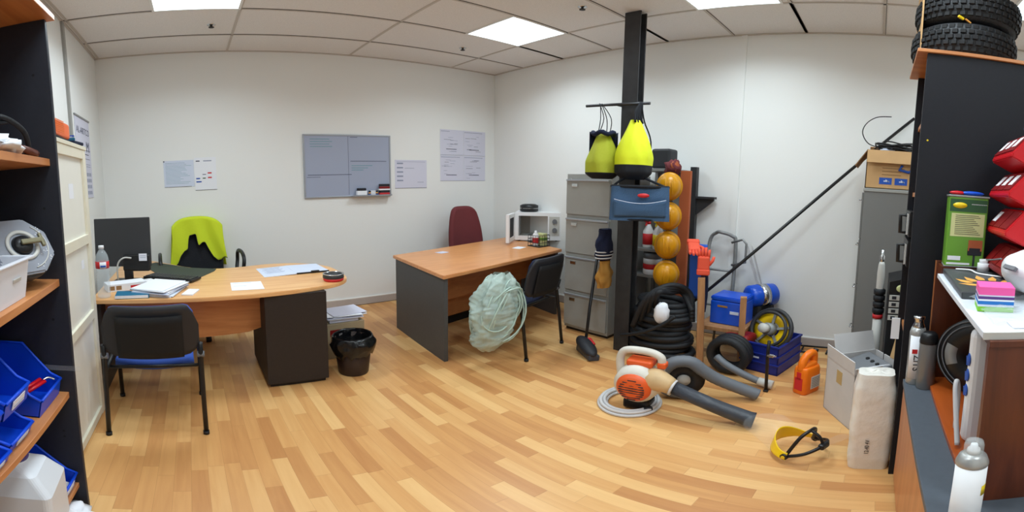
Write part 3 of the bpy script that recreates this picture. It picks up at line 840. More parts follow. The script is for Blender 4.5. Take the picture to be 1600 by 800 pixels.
b = mb('red_dark').bx(-.13, .02, -.1115, -.1105, .20, .26).use('cardboard_dark').bx(-.15, .14, .005, .02, .3101, .311); b.build('print', None, t)
rr = random.Random(4)
for k in range(6):
    b = MB(); b.use(('paper', 'paper_lilac')[k % 2]).box((1.045 + rr.uniform(-.012, .03), 2.98 + rr.uniform(-.01, .02), .3465 + .0055 * k), (.27, .22, .004), rot=(0, 0, R(rr.uniform(-9, 9))))
    tag(b.build('paper_sheet'), 'loose white paper stacked on the carton behind the waste bin', 'papers', 'papers on the carton')
tag(mb('paper_lilac').box((1.03, 2.97, .3275), (.22, .18, .03), bev=.004).build('paper_pad'), 'thick white paper pad under the loose papers on the carton', 'paper pad')

# ---------------------------------------------------------------- things on the back wall
WY = YB - .0005
def wall_sheet(name, label, x0, x1, z0, z1, m='paper', marks=None, cat='paper', group=None):
    b = mb(m).bx(x0, x1, WY - .0025, WY, z0, z1)
    for (mm, a0, a1, c0, c1) in marks or []:
        b.use(mm).bx(x0 + (x1 - x0) * a0, x0 + (x1 - x0) * a1, WY - .0032, WY - .0024, z0 + (z1 - z0) * c0, z0 + (z1 - z0) * c1)
    return tag(b.build(name), label, cat, group)
rr = random.Random(11)
mk = [('paper_blue', .05, .95, .82 - .09 * k, .86 - .09 * k) for k in range(1)] + [('ink_teal', .06, rr.uniform(.5, .95), .9 - .055 * k, .908 - .055 * k) for k in range(15)] + [('ink', .0, .04, .95, 1.0), ('ink_black', .0, .9, .0, .012)]
wall_sheet('wall_notice', 'lined pale notice sheet, left of the pair above the office chair', -.235, .052, 1.455, 1.735, 'paper_blue', mk)
mk = [('ink', .08, .26, .88, .91), ('ink_pale', .42, .8, .88, .91), ('label_blue', .06, .24, .34, .38), ('label_blue', .06, .30, .24, .28), ('label_red', .60, .78, .50, .54), ('label_red', .60, .78, .36, .40), ('tin_green_dark', .36, .5, .35, .38), ('ink', .36, .52, .47, .49), ('ink_black', .0, 1, .0, .012)]
wall_sheet('wall_notice', 'white notice with coloured marks, right of the pair above the office chair', .056, .262, 1.41, 1.755, 'paper', mk)
mk = [('ink_pale', .06, .25, .85 - .15 * k, .9 - .15 * k) for k in range(5)] + [('ink_pale', .3, .6, .7, .715), ('ink_pale', .05, .95, .93, .94), ('ink', .0, 1, .0, .012), ('ink_pale', .7, .9, .2, .215)]
wall_sheet('wall_notice', 'small white notice directly right of the whiteboard', 2.105, 2.495, 1.36, 1.70, 'paper_lilac', mk)
for (i, j, pos) in ((0, 1, 'upper left'), (1, 1, 'upper right'), (0, 0, 'lower left'), (1, 0, 'lower right')):
    x0 = 2.675 + i * .322; z0 = 1.445 + j * .33
    rr = random.Random(20 + i * 2 + j)
    mk = [('ink_pale', .03, rr.uniform(.3, .9), .92, .94)]
    for k in range(11):
        a = rr.uniform(.05, .6); c = rr.uniform(.08, .85); mk.append((rr.choice(('ink_pale', 'ink_pale', 'ink')), a, a + rr.uniform(.12, .35), c, c + .011))
    mk.append(('ink', .25, .7, .22, .245)); mk.append(('ink_pale', .0, 1.0, .0, .01))
    wall_sheet('wall_drawing', f'large white plan sheet, {pos} one of the block of four in the wall corner', x0, x0 + .318, z0, z0 + .326, 'paper_lilac', mk, group='plan sheets in the wall corner')
# whiteboard
t = thing('whiteboard', 'grey framed whiteboard with faint writing on the back wall', 'whiteboard', (1.58, YB, 1.632))
mb('board_face').bx(-.455, .455, -.012, 0, -.34, .335).build('board_face', None, t)
b = mb('alu')
b.bx(-.47, .47, -.018, 0, .335, .352, .002).bx(-.47, .47, -.018, 0, -.357, -.34, .002).bx(-.47, -.455, -.018, 0, -.34, .335, .002).bx(.455, .47, -.018, 0, -.34, .335, .002)
b.build('frame', None, t)
b = mb('ink_teal')
for k in range(4): b.bx(-.40, -.20 + .03 * (k % 2), -.0128, -.012, .295 - k * .028, .30 - k * .028)
for k in range(3): b.bx(.03, .26 - .05 * k, -.0128, -.012, -.005 - k * .025, .0 - k * .025)
b.use('ink').bx(.02, .42, -.0128, -.012, .045, .051).bx(-.43, .03, -.0128, -.012, -.105, -.099).bx(-.44, -.30, -.0128, -.012, -.128, -.124).bx(.02, .10, -.0128, -.012, .318, .323).bx(-.003, 0, -.0126, -.012, -.33, .33)
b.build('writing', None, t)
mb('alu').bx(.02, .45, -.075, -.012, -.352, -.343).bx(.02, .45, -.077, -.073, -.352, -.335).build('pen_tray', None, t)
t = thing('board_eraser', 'white eraser with dark top on the whiteboard pen tray', 'eraser', (1.70, YB - .045, 1.632 - .343))
mb('paper').bx(-.055, .055, -.022, .022, 0, .055, .004).build('body', None, t)
mb('ink_black').bx(-.045, .045, -.0235, .0235, .0555, .085, .006).build('grip', None, t)
for k, (x, z, m1, word) in enumerate(((1.83, 0, 'label_blue', 'blue'), (1.83, .018, 'flame', 'yellow'), (1.83, .036, 'ink_black', 'black'))):
    b = mb(m1).cyl((x - .05, YB - .045, 1.289 + .009 + z), (x + .05, YB - .045, 1.289 + .009 + z), .009, n=10)
    b.use('paper').cyl((x - .03, YB - .045, 1.289 + .009 + z), (x + .025, YB - .045, 1.289 + .009 + z), .0094, n=10)
    tag(b.build('marker_pen'), f'{word} tipped marker pen in the middle stack on the whiteboard tray', 'pen', 'marker pens on the whiteboard tray')
for k, (z, m1, word) in enumerate(((0, 'label_red', 'lowest red'), (.028, 'ink_black', 'lower black'), (.072, 'red_dark', 'upper dark red'), (.1, 'ink_black', 'topmost black'))):
    zz = 1.632 - .343 + .0135 + z
    b = mb(m1).bx(1.90, 2.015, YB - .058, YB - .03, zz - .0135, zz + .0135 if k != 1 else zz + .0135, .004)
    if k == 1: b.use('paper').bx(1.89, 2.02, YB - .06, YB - .028, zz + .0135, zz + .0305, .002)
    tag(b.build('magnetic_holder'), f'{word} holder in the stack at the right end of the whiteboard', 'pen holder', 'holders stacked on the whiteboard tray')

# ================================================================== second desk
t = thing('desk', 'straight beech desk with charcoal end panel in the middle of the room', 'desk', (0, 0, 0))
FL, FR, BR, BL = (1.575, 2.42), (3.10, 2.72), (3.30, 3.72), (1.665, 3.36)
mb('beech_orange').prism([FL, FR, BR, BL], .706, .735, bev=.004).build('tabletop', None, t)
def panel(p, q, th, z0, z1, m, name):
    p = Vector((p[0], p[1], 0)); q = Vector((q[0], q[1], 0)); d = (q - p).normalized(); nn = Vector((-d.y, d.x, 0)) * th
    mb(m).prism([p.xy, q.xy, (q + nn).xy, (p + nn).xy], z0, z1).build(name, None, t)
panel((1.672, 3.32), (1.598, 2.45), .03, .0, .706, 'charcoal_grey', 'end_panel')
panel((3.09, 2.76), (3.24, 3.64), .03, .0, .706, 'charcoal_grey', 'end_panel')
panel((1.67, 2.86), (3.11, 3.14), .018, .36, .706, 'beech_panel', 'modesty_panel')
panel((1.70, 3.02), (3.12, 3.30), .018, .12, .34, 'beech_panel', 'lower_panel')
panel((1.72, 3.10), (3.13, 3.38), .03, .0, .10, 'black_matte', 'plinth')
sheet('paper_scrap', 'small crumpled white paper near the right end of the second desk', (2.84, 3.04), .13, .09, R(20), m='paper')
sheet('paper_scrap', 'small pinkish paper note near the rear edge of the second desk', (2.10, 3.25), .10, .08, R(12), m='paper_lilac', lines=2)
b = mb('steel_dark')
for z in (.005, .045, .085, .125): b.tube([(p[0], p[1], z) for p in rrect(.16, .16, .02, 3)], .003, 6, closed=True)
for k in range(5):
    for s in (-1, 1): b.tube([(-.07 + k * .035, s * .08, 0.003), (-.07 + k * .035, s * .08, .125)], .0022, 5).tube([(s * .08, -.07 + k * .035, 0.003), (s * .08, -.07 + k * .035, .125)], .0022, 5)
b.bx(-.08, .08, -.08, .08, 0, .004)
o = b.build('wire_basket'); o.location = (3.07, 3.0, .7355); tag(o, 'small dark wire basket holding bottles at the end of the second desk', 'basket')

tag(mb('white_plastic').lathe([(0, 0), (.03, 0), (.032, .01), (.032, .12), (.012, .15), (.012, .165), (0, .165)], c=(3.045, 3.02, .74), n=18).use('label_red').lathe([(.0325, .03), (.0325, .09)], c=(3.045, 3.02, .74), n=18).build('bottle'), 'small white bottle with red label in the wire basket', 'bottle')
tag(mb('tin_cream').bx(3.08, 3.14, 2.95, 3.05, .74, .875, .004).use('tin_green').bx(3.079, 3.141, 2.949, 3.051, .80, .83).build('carton'), 'small pale carton with green band in the wire basket', 'box')
# microwave with its door open
t = thing('microwave_oven', 'white microwave oven with open door on the second desk', 'microwave', (3.135, 3.42, .736), rz=R(-48))
t.scale = (1.05, 1, 1.14)
# local: front at y=0 facing -y, body x 0..0.46, y 0..0.34
b = mb('white_plastic').bx(0, .46, .0, .02, 0.012, .055).bx(0, .46, 0, .02, .265, .30).bx(0, .035, 0, .02, .055, .265).bx(.33, .46, 0, .02, .055, .265)
b.bx(0, .46, .02, .34, .265, .30).bx(0, .46, .02, .34, .012, .045).bx(0, .03, .02, .34, .045, .265).bx(.33, .46, .02, .34, .045, .265).bx(.03, .33, .32, .34, .045, .265)
b.use('black_plastic').cyl((.04, .04, 0), (.04, .04, .013), .014, n=10).cyl((.42, .04, 0), (.42, .04, .013), .014, n=10).cyl((.04, .3, 0), (.04, .3, .013), .014, n=10).cyl((.42, .3, 0), (.42, .3, .013), .014, n=10)
b.build('oven_body', None, t)
mb('box_inside').bx(.035, .325, .31, .318, .05, .262).bx(.035, .325, .02, .31, .046, .05).build('cavity_lining', None, t)
mb('film').lathe([(0, .056), (.12, .056), (.12, .06), (0, .06)], c=(.18, .17, 0), n=28).build('turntable', None, t)
b = mb('light_grey_plastic').bx(.345, .45, -.003, 0, .06, .26).use('grey_plastic').cyl((.40, -.018, .21), (.40, -.002, .21), .024).cyl((.40, -.018, .12), (.40, -.002, .12), .024); b.build('control_panel', None, t)
dm = TR(0, 0, 0) @ RZ(R(-95))
b = mb('white_plastic')
for (x0, x1, z0, z1) in ((0, .325, .02, .06), (0, .325, .255, .295), (0, .05, .06, .255), (.275, .325, .06, .255)): b.prism([(x0, -.03), (x1, -.03), (x1, 0), (x0, 0)], z0, z1, mtx=dm)
door = b.build('door', None, t)
mb('ink_black').prism([(.05, -.024), (.275, -.024), (.275, -.006), (.05, -.006)], .06, .255, mtx=dm).build('door_window', None, door)

b = mb('black_plastic').lathe([(.0, 0), (.085, 0), (.10, .01), (.10, .075), (.07, .09), (.045, .085), (.045, .06), (0, .06)], n=28)
b.use('chrome').lathe([(.101, .04), (.101, .045)], n=28)
o = b.build('cable_drum'); o.location = (3.33, 3.41, 1.0785); tag(o, 'black round drum lying on top of the white microwave', 'drum')

# maroon swivel chair behind the second desk
t = thing('swivel_chair', 'maroon upholstered chair with rounded back behind the second desk', 'chair', (2.83, 3.62, 0), rz=R(186))
def mbk(u, v):
    a = (u - .5) * 2; w = .235 * (1 - .32 * v ** 3 - .06 * (1 - v)); top = math.sqrt(max(0, 1 - (abs(a) * .92) ** 3.2))
    z = .50 + .64 * v * (.74 + .26 * top); return (a * w, -.22 - .06 * v + .045 * a * a, z)
mb('maroon_cloth').grid(mbk, 18, 16, thick=-.05).build('backrest', None, t)
mb('maroon_cloth').box((0, .0, .46), (.46, .42, .08), bev=.03, seg=3).build('seat', None, t)
mb('black_plastic').cyl((0, 0, .09), (0, 0, .42), .03).tube([(0, -.1, .42), (0, -.24, .44), (0, -.27, .6)], .016, 8).build('column', None, t)
for k in range(5):
    a = R(18 + 72 * k); d = Vector((cos(a), sin(a), 0)); q = Vector((-d.y, d.x, 0))
    leg = mb('black_plastic').tube([d * .02 + Vector((0, 0, .10)), d * .25 + Vector((0, 0, .07))], [.022, .014], 8).build('leg', None, t)
    p = d * .25; mb('black_plastic').cyl(p + q * .02 + Vector((0, 0, .027)), p - q * .02 + Vector((0, 0, .027)), .027, n=12).tube([p + Vector((0, 0, .05)), p + Vector((0, 0, .075))], .011, 8).build('caster', None, leg)

# bundle wrapped in clear film hanging on the second visitor chair
def wrapf(u, v):
    a = 2 * PI * u
    prof = [.07, .13, .165, .185, .185, .175, .175, .165, .14, .06]
    k = v * (len(prof) - 1); i = min(int(k), len(prof) - 2); r = prof[i] + (prof[i + 1] - prof[i]) * (k - i)
    nz = noise.noise(Vector((cos(a) * 2.0, sin(a) * 2.0, v * 5))); n2 = noise.noise(Vector((cos(a) * 3, sin(a) * 3, v * 34)))
    r *= 1 + .24 * nz + .10 * n2
    return Vector((r * cos(a) + .10 * (.5 - v), r * sin(a) * .62, .76 - .60 * v + .02 * nz))
b = mb('wrap').grid(wrapf, 56, 60)
rr = random.Random(8); 
b2 = mb('tubing')
for k in range(34):
    cx = .03 + rr.uniform(-.03, .03); w2 = rr.uniform(.08, .155); h2 = rr.uniform(.14, .25); cz = .47 + rr.uniform(-.05, .05) - (h2 - .2) * .3; yy = rr.uniform(-.10, .10); ph = rr.uniform(0, 6); tl = rr.uniform(.05, .35)
    b2.tube([(cx + w2 * cos(R(15 * j)) - .22 * (.5 - (sin(R(15 * j)) * .5 + .5)) * tl * 2, yy + .03 * sin(R(15 * j) * 2 + ph), cz + h2 * sin(R(15 * j))) for j in range(24)], .006, 6, closed=True)
t = thing('wrapped_bundle', 'pale green bundle in crumpled clear film hanging at the second visitor chair', 'bundle', (1.83, 2.19, 0))
b.build('film_wrap', None, t); b2.build('tubing_loops', None, t)

# ================================================================== filing cabinet, column and what hangs there
t = thing('filing_cabinet', 'grey four drawer steel filing cabinet between second desk and dark column', 'filing cabinet', (2.82, 2.20, 0))
# local: drawers face -x
Wf, Df, Hf = .46, .60, 1.52
mb('cabinet_grey').bx(0, Df, -Wf / 2, Wf / 2, 0.03, Hf, .004).use('black_plastic').bx(.02, Df - .02, -Wf / 2 + .01, Wf / 2 - .01, 0, .03).build('body', None, t)
for k in range(4):
    z0 = .06 + k * .362
    d = mb('cabinet_grey').bx(-.018, 0, -Wf / 2 + .008, Wf / 2 - .008, z0, z0 + .325, .004).build('drawer', None, t)
    mb('alu').bx(-.030, -.018, -Wf / 2 + .012, Wf / 2 - .012, z0 + .325 - .018, z0 + .325, .003).build('pull_rail', None, d)
    b = mb('chrome').bx(-.024, -.018, .10, .16, z0 + .255, z0 + .285, .002); b.build('label_holder', None, d)
b = mb('chrome').cyl((-.022, .17, Hf - .05), (-.018, .17, Hf - .05), .012, n=14); b.build('lock', None, t)
struct(mb('steel_dark').bx(2.668, 2.679, 1.672, 1.802, 0, H, .001).bx(2.745, 2.756, 1.672, 1.802, 0, H, .001).bx(2.679, 2.745, 1.732, 1.742, 0, H).build('column'))
# dark hanging bar tied to the column
b = mb('steel_dark').cyl((2.56, 2.04, 2.085), (2.66, 1.56, 2.085), .012, n=10)
b.tube([(2.605, 1.81, 2.085), (2.675, 1.808, 2.085)], .01, 8)
for k in range(5): b.tube([(2.645 + .0 * k, 1.63 + .006 * k, 2.10), (2.645, 1.63 + .006 * k, 2.06)], .004, 6)
tag(b.build('hanging_bar'), 'short dark steel bar fixed across the column holding the drawstring bags', 'bar')

def drawbag(name, label, c, w, d, h, cloth, base_m, seed, base_h, strap_to, group, rz):
    """drawstring bag hanging; c = bottom centre"""
    t = thing(name, label, 'bag', c, rz, group)
    def f(lo, hi):
        def g(u, v):
            a = 2 * PI * u; z = lo + (hi - lo) * v; k = z / h
            prof = math.sin(PI * min(1, .22 + .55 * (1 - k)) ) if False else (1.0 - .72 * max(0, (k - .35) / .65) ** 1.25) * min(1, (.35 + k * 6) ** .5)
            nz = noise.noise(Vector((cos(a) * 2 + seed, sin(a) * 2, z * 5)))
            fold = .05 * sin(9 * a + seed) * max(0, k - .3)
            r = prof * (1 + .12 * nz + fold)
            return Vector((w / 2 * r * cos(a), d / 2 * r * sin(a), z))
        return g
    mb(cloth).grid(f(h * base_h, h), 44, 24).build('fabric_body', None, t)
    b = mb(base_m).grid(f(0, h * base_h), 44, 8); b.lathe([(0, .004), (w * .28, .004)], n=20, mtx=Matrix.Diagonal((1, d / w, 1, 1))); b.build('dark_base', None, t)
    return t
t = drawbag('drawstring_bag', 'smaller dull yellow drawstring bag hanging left of the dark column', (2.50, 1.83, 1.475), .26, .22, .37, 'hivis_dull', 'black_cloth', 1, .13, None, 'yellow drawstring bags on the column', 0)
b = mb('navy_cloth')
b.tube([(p.x, p.y, .355 + .01 * sin(5 * i)) for i, p in enumerate([Vector((.075 * cos(R(15 * k)), .075 * sin(R(15 * k)), 0)) for k in range(24)])], .018, 8, closed=True)
b.grid(lambda u, v: (.0 + .115 * cos(R(-50) + u * R(170)) * 1.0, .085 * sin(R(-50) + u * R(170)) * 1.1, .20 + .17 * v), 10, 5, thick=.004)
b.build('dark_top', None, t)
b = mb('black_cloth')
for (a0, a1) in (((-.05, .0), (.02, .06)), ((.03, -.03), (.035, .05)), ((.06, .02), (.04, .055)), ((0, .05), (.03, .06))):
    b.tube(smooth_path([(a0[0], a0[1], .36), ((a0[0] + a1[0]) / 2 + .01, a0[1], .48), (a1[0], a1[1], .61)], 4), .0035, 6)
b.build('cord', None, t)
t = drawbag('drawstring_bag', 'larger bright yellow drawstring bag hanging right of the dark column', (2.575, 1.62, 1.475), .30, .24, .46, 'hivis_bright', 'black_cloth', 5, .24, None, 'yellow drawstring bags on the column', 0)
b = mb('black_cloth')
for x in (-.03, -.01, .01, .03): b.tube(smooth_path([(x * 1.6, -.03, .44), (x, -.015, .52), (x * .3 + .04, -.02, .61)], 4), .009, 6)
b.tube(smooth_path([(.10, -.06, .06), (.10, -.07, .30), (.05, -.04, .46), (.04, -.02, .60)], 5), .006, 6)
b.build('cord', None, t)

# denim tool bag hanging on the column
t = thing('tool_bag', 'blue denim tool bag with red badge hanging on the dark column', 'bag', (2.515, 1.525, 1.175), rz=R(-57))
# local x along the front, front faces -y
def tb(u, v, s=1, o=0):
    a = 2 * PI * u; x = .20 * max(-1, min(1, 1.25 * cos(a))); y = .075 * max(-1, min(1, 1.3 * sin(a)));
    nz = noise.noise(Vector((x * 8, y * 8, v * 3)))
    return Vector((x * (1 - .04 * v), y * (1 - .25 * v) + .01 * nz, .25 * v + .006 * nz))
b = mb('denim').grid(tb, 48, 14); b.lathe([(0, .002), (.17, .002)], n=24, mtx=Matrix.Diagonal((1, .38, 1, 1))); b.lathe([(0, .245), (.17, .245)], n=24, mtx=Matrix.Diagonal((1, .3, 1, 1))); b.build('bag_body', None, t)
b = mb('denim').grid(lambda u, v: (-.17 + .34 * u, -.085 - .012 * sin(PI * u) * sin(PI * v), .03 + (.10 + .02 * (1 - sin(PI * u))) * v), 16, 8, thick=.008); b.build('front_pocket', None, t)
b = mb('paper_blue').tube([(-.17 + .034 * k, -.092 - .004 * sin(PI * k / 10), .155 - .028 * sin(PI * k / 10)) for k in range(11)], .0025, 6); b.build('piping', None, t)
b = mb('black_cloth').tube([(p[0], p[1] * .42, .248) for p in [(.19 * cos(R(12 * k)), .16 * sin(R(12 * k))) for k in range(30)]], .011, 8, closed=True).tube([(p[0], p[1] * .42, .006) for p in [(.195 * cos(R(12 * k)), .18 * sin(R(12 * k))) for k in range(30)]], .009, 8, closed=True); b.build('binding', None, t)
mb('label_red').lathe([(0, 0), (.036, 0), (.034, .006), (0, .007)], n=20, mtx=TR(.02, -.092, .185) @ RX(R(90)) @ Matrix.Diagonal((1.1, .45, 1, 1))).build('badge', None, t)
b = mb('black_cloth').tube(smooth_path([(-.19, 0, .24), (-.12, .04, .30), (-.02, .085, .33), (.08, .05, .29), (.19, 0, .24)], 5), .009, 8); b.build('carry_strap', None, t)

# dust pan brush and gloves by the filing cabinet
t = thing('floor_broom', 'grey floor broom with its head turned up beside the filing cabinet', 'broom', (2.50, 1.93, 0), rz=R(22))
b = mb('charcoal_dark').ball((-.07, -.02, .085), (.15, .062, .05), 24, rot=(R(8), R(-12), R(38))); b.build('broom_head', None, t)
b = mb('pipe_dark').box((-.07, -.03, .026), (.26, .085, .052), rot=(R(8), 0, R(38)), bev=.01); b.build('bristles', None, t)
b = mb('label_red').box((-.03, -.045, .115), (.10, .03, .02), rot=(R(8), R(-12), R(38)), bev=.006); b.build('stripe', None, t)
mb('black_plastic').tube([(-.03, .0, .07), (.13, .02, .35), (.33, .0, 1.0)], .012, 10).build('handle', None, t)
def cloth_hang(name, label, cat, c, w, h, d, m, seed, rz=0, mats2=None, group=None, pz=(0, 1)):
    def f(u, v):
        a = 2 * PI * u; nz = noise.noise(Vector((cos(a) * 1.6 + seed, sin(a) * 1.6, v * 4))); r = (.75 + .35 * sin(PI * min(1, v * 1.1 + .1))) * (1 + .35 * nz)
        return Vector((w / 2 * r * cos(a), d / 2 * r * sin(a), h * v))
    b = mb(m).grid(f, 30, 14); b.lathe([(0, 0), (w * .25, 0)], n=14, mtx=Matrix.Diagonal((1, d / w, 1, 1))); b.lathe([(0, h), (w * .25, h)], n=14, mtx=Matrix.Diagonal((1, d / w, 1, 1)))
    if mats2:
        b.use(mats2)
        for k in range(3): b.tube([(w * .53 * cos(R(20 * j)), d * .55 * sin(R(20 * j)), h * (.08 + .1 * k)) for j in range(18)], .006, 5, closed=True)
    o = b.build(name); o.location = c; o.rotation_euler = (0, 0, rz); return tag(o, label, cat, group)
cloth_hang('work_glove', 'navy work glove with striped cuffs hanging beside the filing cabinet', 'glove', (2.655, 1.905, .80), .15, .26, .10, 'navy_cloth', 3, mats2='hose_light')
cloth_hang('leather_apron', 'mustard leather cloth hanging under the navy gloves', 'cloth', (2.66, 1.90, .56), .15, .235, .08, 'mustard_cloth', 8)

# ------------------------------------------------ grey storage rack behind the column
t = thing('storage_rack', 'narrow grey metal rack standing behind the dark column against the wall', 'rack', (3.23, 1.745, 0))
for sx in (-1, 1):
    for sy in (-1, 1): mb('grey_metal').bx(sx * .19 - .015, sx * .19 + .015, sy * .155 - .015, sy * .155 + .015, 0, 1.58).build('post', None, t)
for z in (.05, .60, .84, 1.56): mb('grey_metal').bx(-.20, .20, -.165, .165, z, z + .025, .002).build('shelf', None, t)
mb('grey_metal').bx(.195, .2, -.165, .165, .05, 1.58).build('back_panel', None, t)
def spray_bottle(label, c, m1):
    t = thing('spray_bottle', label, 'bottle', c, 0, 'bottles on the grey rack')
    mb('white_plastic').lathe([(0, 0), (.042, 0), (.045, .01), (.045, .15), (.02, .2), (.016, .215), (0, .215)], n=20).build('bottle_body', None, t)
    mb(m1).lathe([(.0455, .03), (.0458, .03), (.0458, .13), (.0455, .13)], n=20).build('label_band', None, t)
    b = mb(m1).cyl((0, 0, .215), (0, 0, .24), .018).box((-.02, 0, .255), (.085, .026, .035), bev=.008).box((-.035, 0, .225), (.012, .014, .05), rot=(0, R(25), 0), bev=.003); b.build('trigger_head', None, t)
spray_bottle('white spray bottle with red trigger on the grey rack shelf', (3.10, 1.785, .866), 'label_red')
spray_bottle('white spray bottle with yellow trigger on the grey rack shelf', (3.08, 1.68, .866), 'logo_yellow')
for k, (m1, word) in enumerate((('paper', 'lowest white'), ('label_red', 'red'), ('paper', 'upper white'), ('hose_grey', 'topmost grey'))):
    o = mb(m1).lathe([(0, 0), (.075, 0), (.078, .004), (.078, .044), (.075, .048), (0, .048)], n=24).build('tape_roll'); o.location = (3.11, 1.74, .626 + .0485 * k); tag(o, f'{word} tape roll in the stack on the grey rack shelf', 'tape', 'tape rolls on the grey rack')
b = mb('charcoal_dark').box((3.16, 1.695, 1.586 + .09), (.15, .17, .18), bev=.02); tag(b.build('speaker_box'), 'dark boxy case standing on top of the grey rack', 'case')

# hanging hard hats, a column of four
def hard_hat():
    SC = .80
    t = thing('hard_hat', '', 'hard hat', (0, 0, 0), 0, 'yellow hard hats hung in a column')
    # dome axis along -x (facing the room), brim at x = 0
    m_ = RY(R(-90))
    mb('helmet_yellow').lathe([(.115, 0), (.118, .03), (.11, .07), (.088, .105), (.05, .128), (0, .134)], n=32, mtx=m_ @ Matrix.Diagonal((1.1 * SC, .92 * SC, SC, 1))).build('shell', None, t)
    b = mb('helmet_yellow').lathe([(.112, 0), (.135, -.006), (.136, .0), (.116, .008)], n=32, mtx=m_ @ Matrix.Diagonal((1.1 * SC, .92 * SC, SC, 1))); b.build('brim', None, t)
    b = mb('helmet_yellow')
    for y in (-.03, 0, .03): b.tube([((-.134 * sin(R(a)) - .002) * SC, y * SC, .122 * cos(R(a)) * SC) for a in range(20, 170, 15)], .006, 6)
    b.build('ridge', None, t)
    return t
h0 = hard_hat()
hats = [(1.43, 'topmost of the four yellow hard hats hung beside the terracotta board'), (1.185, 'yellow hard hat second from the top beside the terracotta board'), (.945, 'yellow hard hat third from the top beside the terracotta board'), (.70, 'lowest of the four yellow hard hats, just above the black hoses')]
for i, (z, lb) in enumerate(hats):
    loc = (2.90 - .01 * i, 1.505 - .007 * i, z)
    if i == 0: h0.location = loc; h0.rotation_euler = (0, 0, R(24)); h0['label'] = lb
    else: dup(h0, loc, R(24), lb)
b = mb('terracotta').box((3.07, 1.455, .79), (.03, .09, 1.56), rot=(0, R(.6), 0), bev=.004)
tag(b.build('wooden_board'), 'terracotta coloured board standing upright beside the yellow hard hats', 'board')
b = mb('maroon_cloth').ball((3.02, 1.545, 1.585), (.06, .06, .07), 18, amt=.5, freq=3); b.use('terracotta').ball((3.005, 1.525, 1.60), (.035, .035, .05), 14, amt=.4)
tag(b.build('leather_pouch'), 'brown leather pouch hanging above the yellow hard hats', 'pouch')
b = mb('steel_dark').box((3.005, 1.55, .77), (.03, .03, 1.54)).tube([(3.005, 1.55, 1.51), (2.91, 1.51, 1.5)], .006, 8); tag(b.build('hanging_rail'), 'thin dark upright rail carrying the yellow hard hats', 'rail')
t = thing('wall_bracket', 'black upright steel post with angled bracket near the right wall', 'bracket', (3.40, 1.53, 0))
mb('steel_dark').box((0, 0, .81), (.05, .06, 1.62), bev=.003).build('post', None, t)
b = mb('steel_dark').prism([(0, 0), (.16, .14), (.16, .165), (0, .165)], -.008, .008, mtx=TR(0, -.03, 1.17) @ RZ(R(-90)) @ RX(R(90))).bx(-.03, .03, -.20, -.03, 1.325, 1.345); b.build('bracket_arm', None, t)

# ------------------------------------------------ black hose pile
b = MB(); rr = random.Random(3)
t = thing('hose_coil', 'big pile of coiled black hoses on the floor behind the blower', 'hose', (2.79, 1.455, 0))
zz = .028
for k in range(13):
    r = .205 - .004 * k + rr.uniform(-.015, .015); cx, cy = rr.uniform(-.02, .02), rr.uniform(-.02, .02); tz = rr.uniform(-.02, .02); rad = .026
    mb('black_rubber').tube([(cx + r * .82 * cos(R(12 * j)), cy + r * 1.12 * sin(R(12 * j)), zz + .038 * k * .98 + tz * sin(R(12 * j)) * .6 + (0 if k else 0) + abs(tz) * .6) for j in range(30)], rad, 10, closed=True).build('hose_loop', None, t)
for k in range(4):
    mb('black_rubber').tube(smooth_path([(-.20 + .03 * k, .13 - .04 * k, .30 + .05 * k), (-.22, .02 - .03 * k, .56 + .02 * k), (-.1, -.10, .66 - .02 * k), (.02, -.20 + .02 * k, .58), (-.03, -.25, .36 + .03 * k)], 7), .022, 10).build('hose_loop', None, t)
mb('black_rubber').tube(smooth_path([(-.21, .22, .20), (-.24, .05, .27), (-.24, -.10, .36), (-.20, -.2, .45)], 6), .014, 8).build('hose_end', None, t)
mb('paper').ball((-.21, -.10, .46), (.045, .055, .085), 16, amt=.3).build('tied_cloth', None, t)

# ------------------------------------------------ gloves, strap and wooden stakes
b = mb('blue_cloth').grid(lambda u, v: (2.89 + .05 * sin(6 * v) * .3, 1.315 - .12 * u - .02 * v, .52 + .46 * v), 6, 16, thick=.02)
tag(b.build('harness_strap'), 'blue safety harness strap hanging beside the terracotta board', 'strap')
b = mb('navy_cloth').grid(lambda u, v: (2.87 + .02 * sin(5 * v), 1.21 - .05 * u - .01 * v, .42 + .50 * v), 5, 14, thick=.02)
tag(b.build('webbing_strap'), 'dark navy strap hanging behind the wooden stake', 'strap')
def glove(b, mtx, m):
    b.use(m)
    n0 = len(b.bm.verts)
    g = MB(); g.use(m); g.box((0, 0, .055), (.085, .035, .11), bev=.014)
    for k, L in enumerate((.065, .078, .075, .058)): g.tube([(-.031 + k * .021, 0, .10), (-.034 + k * .023, .004, .10 + L * .6), (-.035 + k * .024, .014, .10 + L)], [.0115, .011, .009], 8)
    g.tube([(.036, 0, .04), (.062, .006, .075), (.07, .014, .105)], [.013, .012, .010], 8); g.box((0, 0, -.015), (.092, .042, .05), bev=.012)
    for v in g.bm.verts: v.co = mtx @ v.co
    n1 = len(b.bm.faces)
    t_ = g.bm; vm = {v: b.bm.verts.new(v.co) for v in t_.verts}
    for f in t_.faces:
        nf = b.bm.faces.new([vm[v] for v in f.verts]); nf.smooth = f.smooth
    t_.free(); b._mark(n1)
b = MB(); glove(b, TR(2.86, 1.27, .985) @ RZ(R(-60)) @ RX(R(115)), 'glove_orange')
tag(b.build('work_glove'), 'orange red work glove on top of the blue harness strap', 'glove', 'orange work gloves')
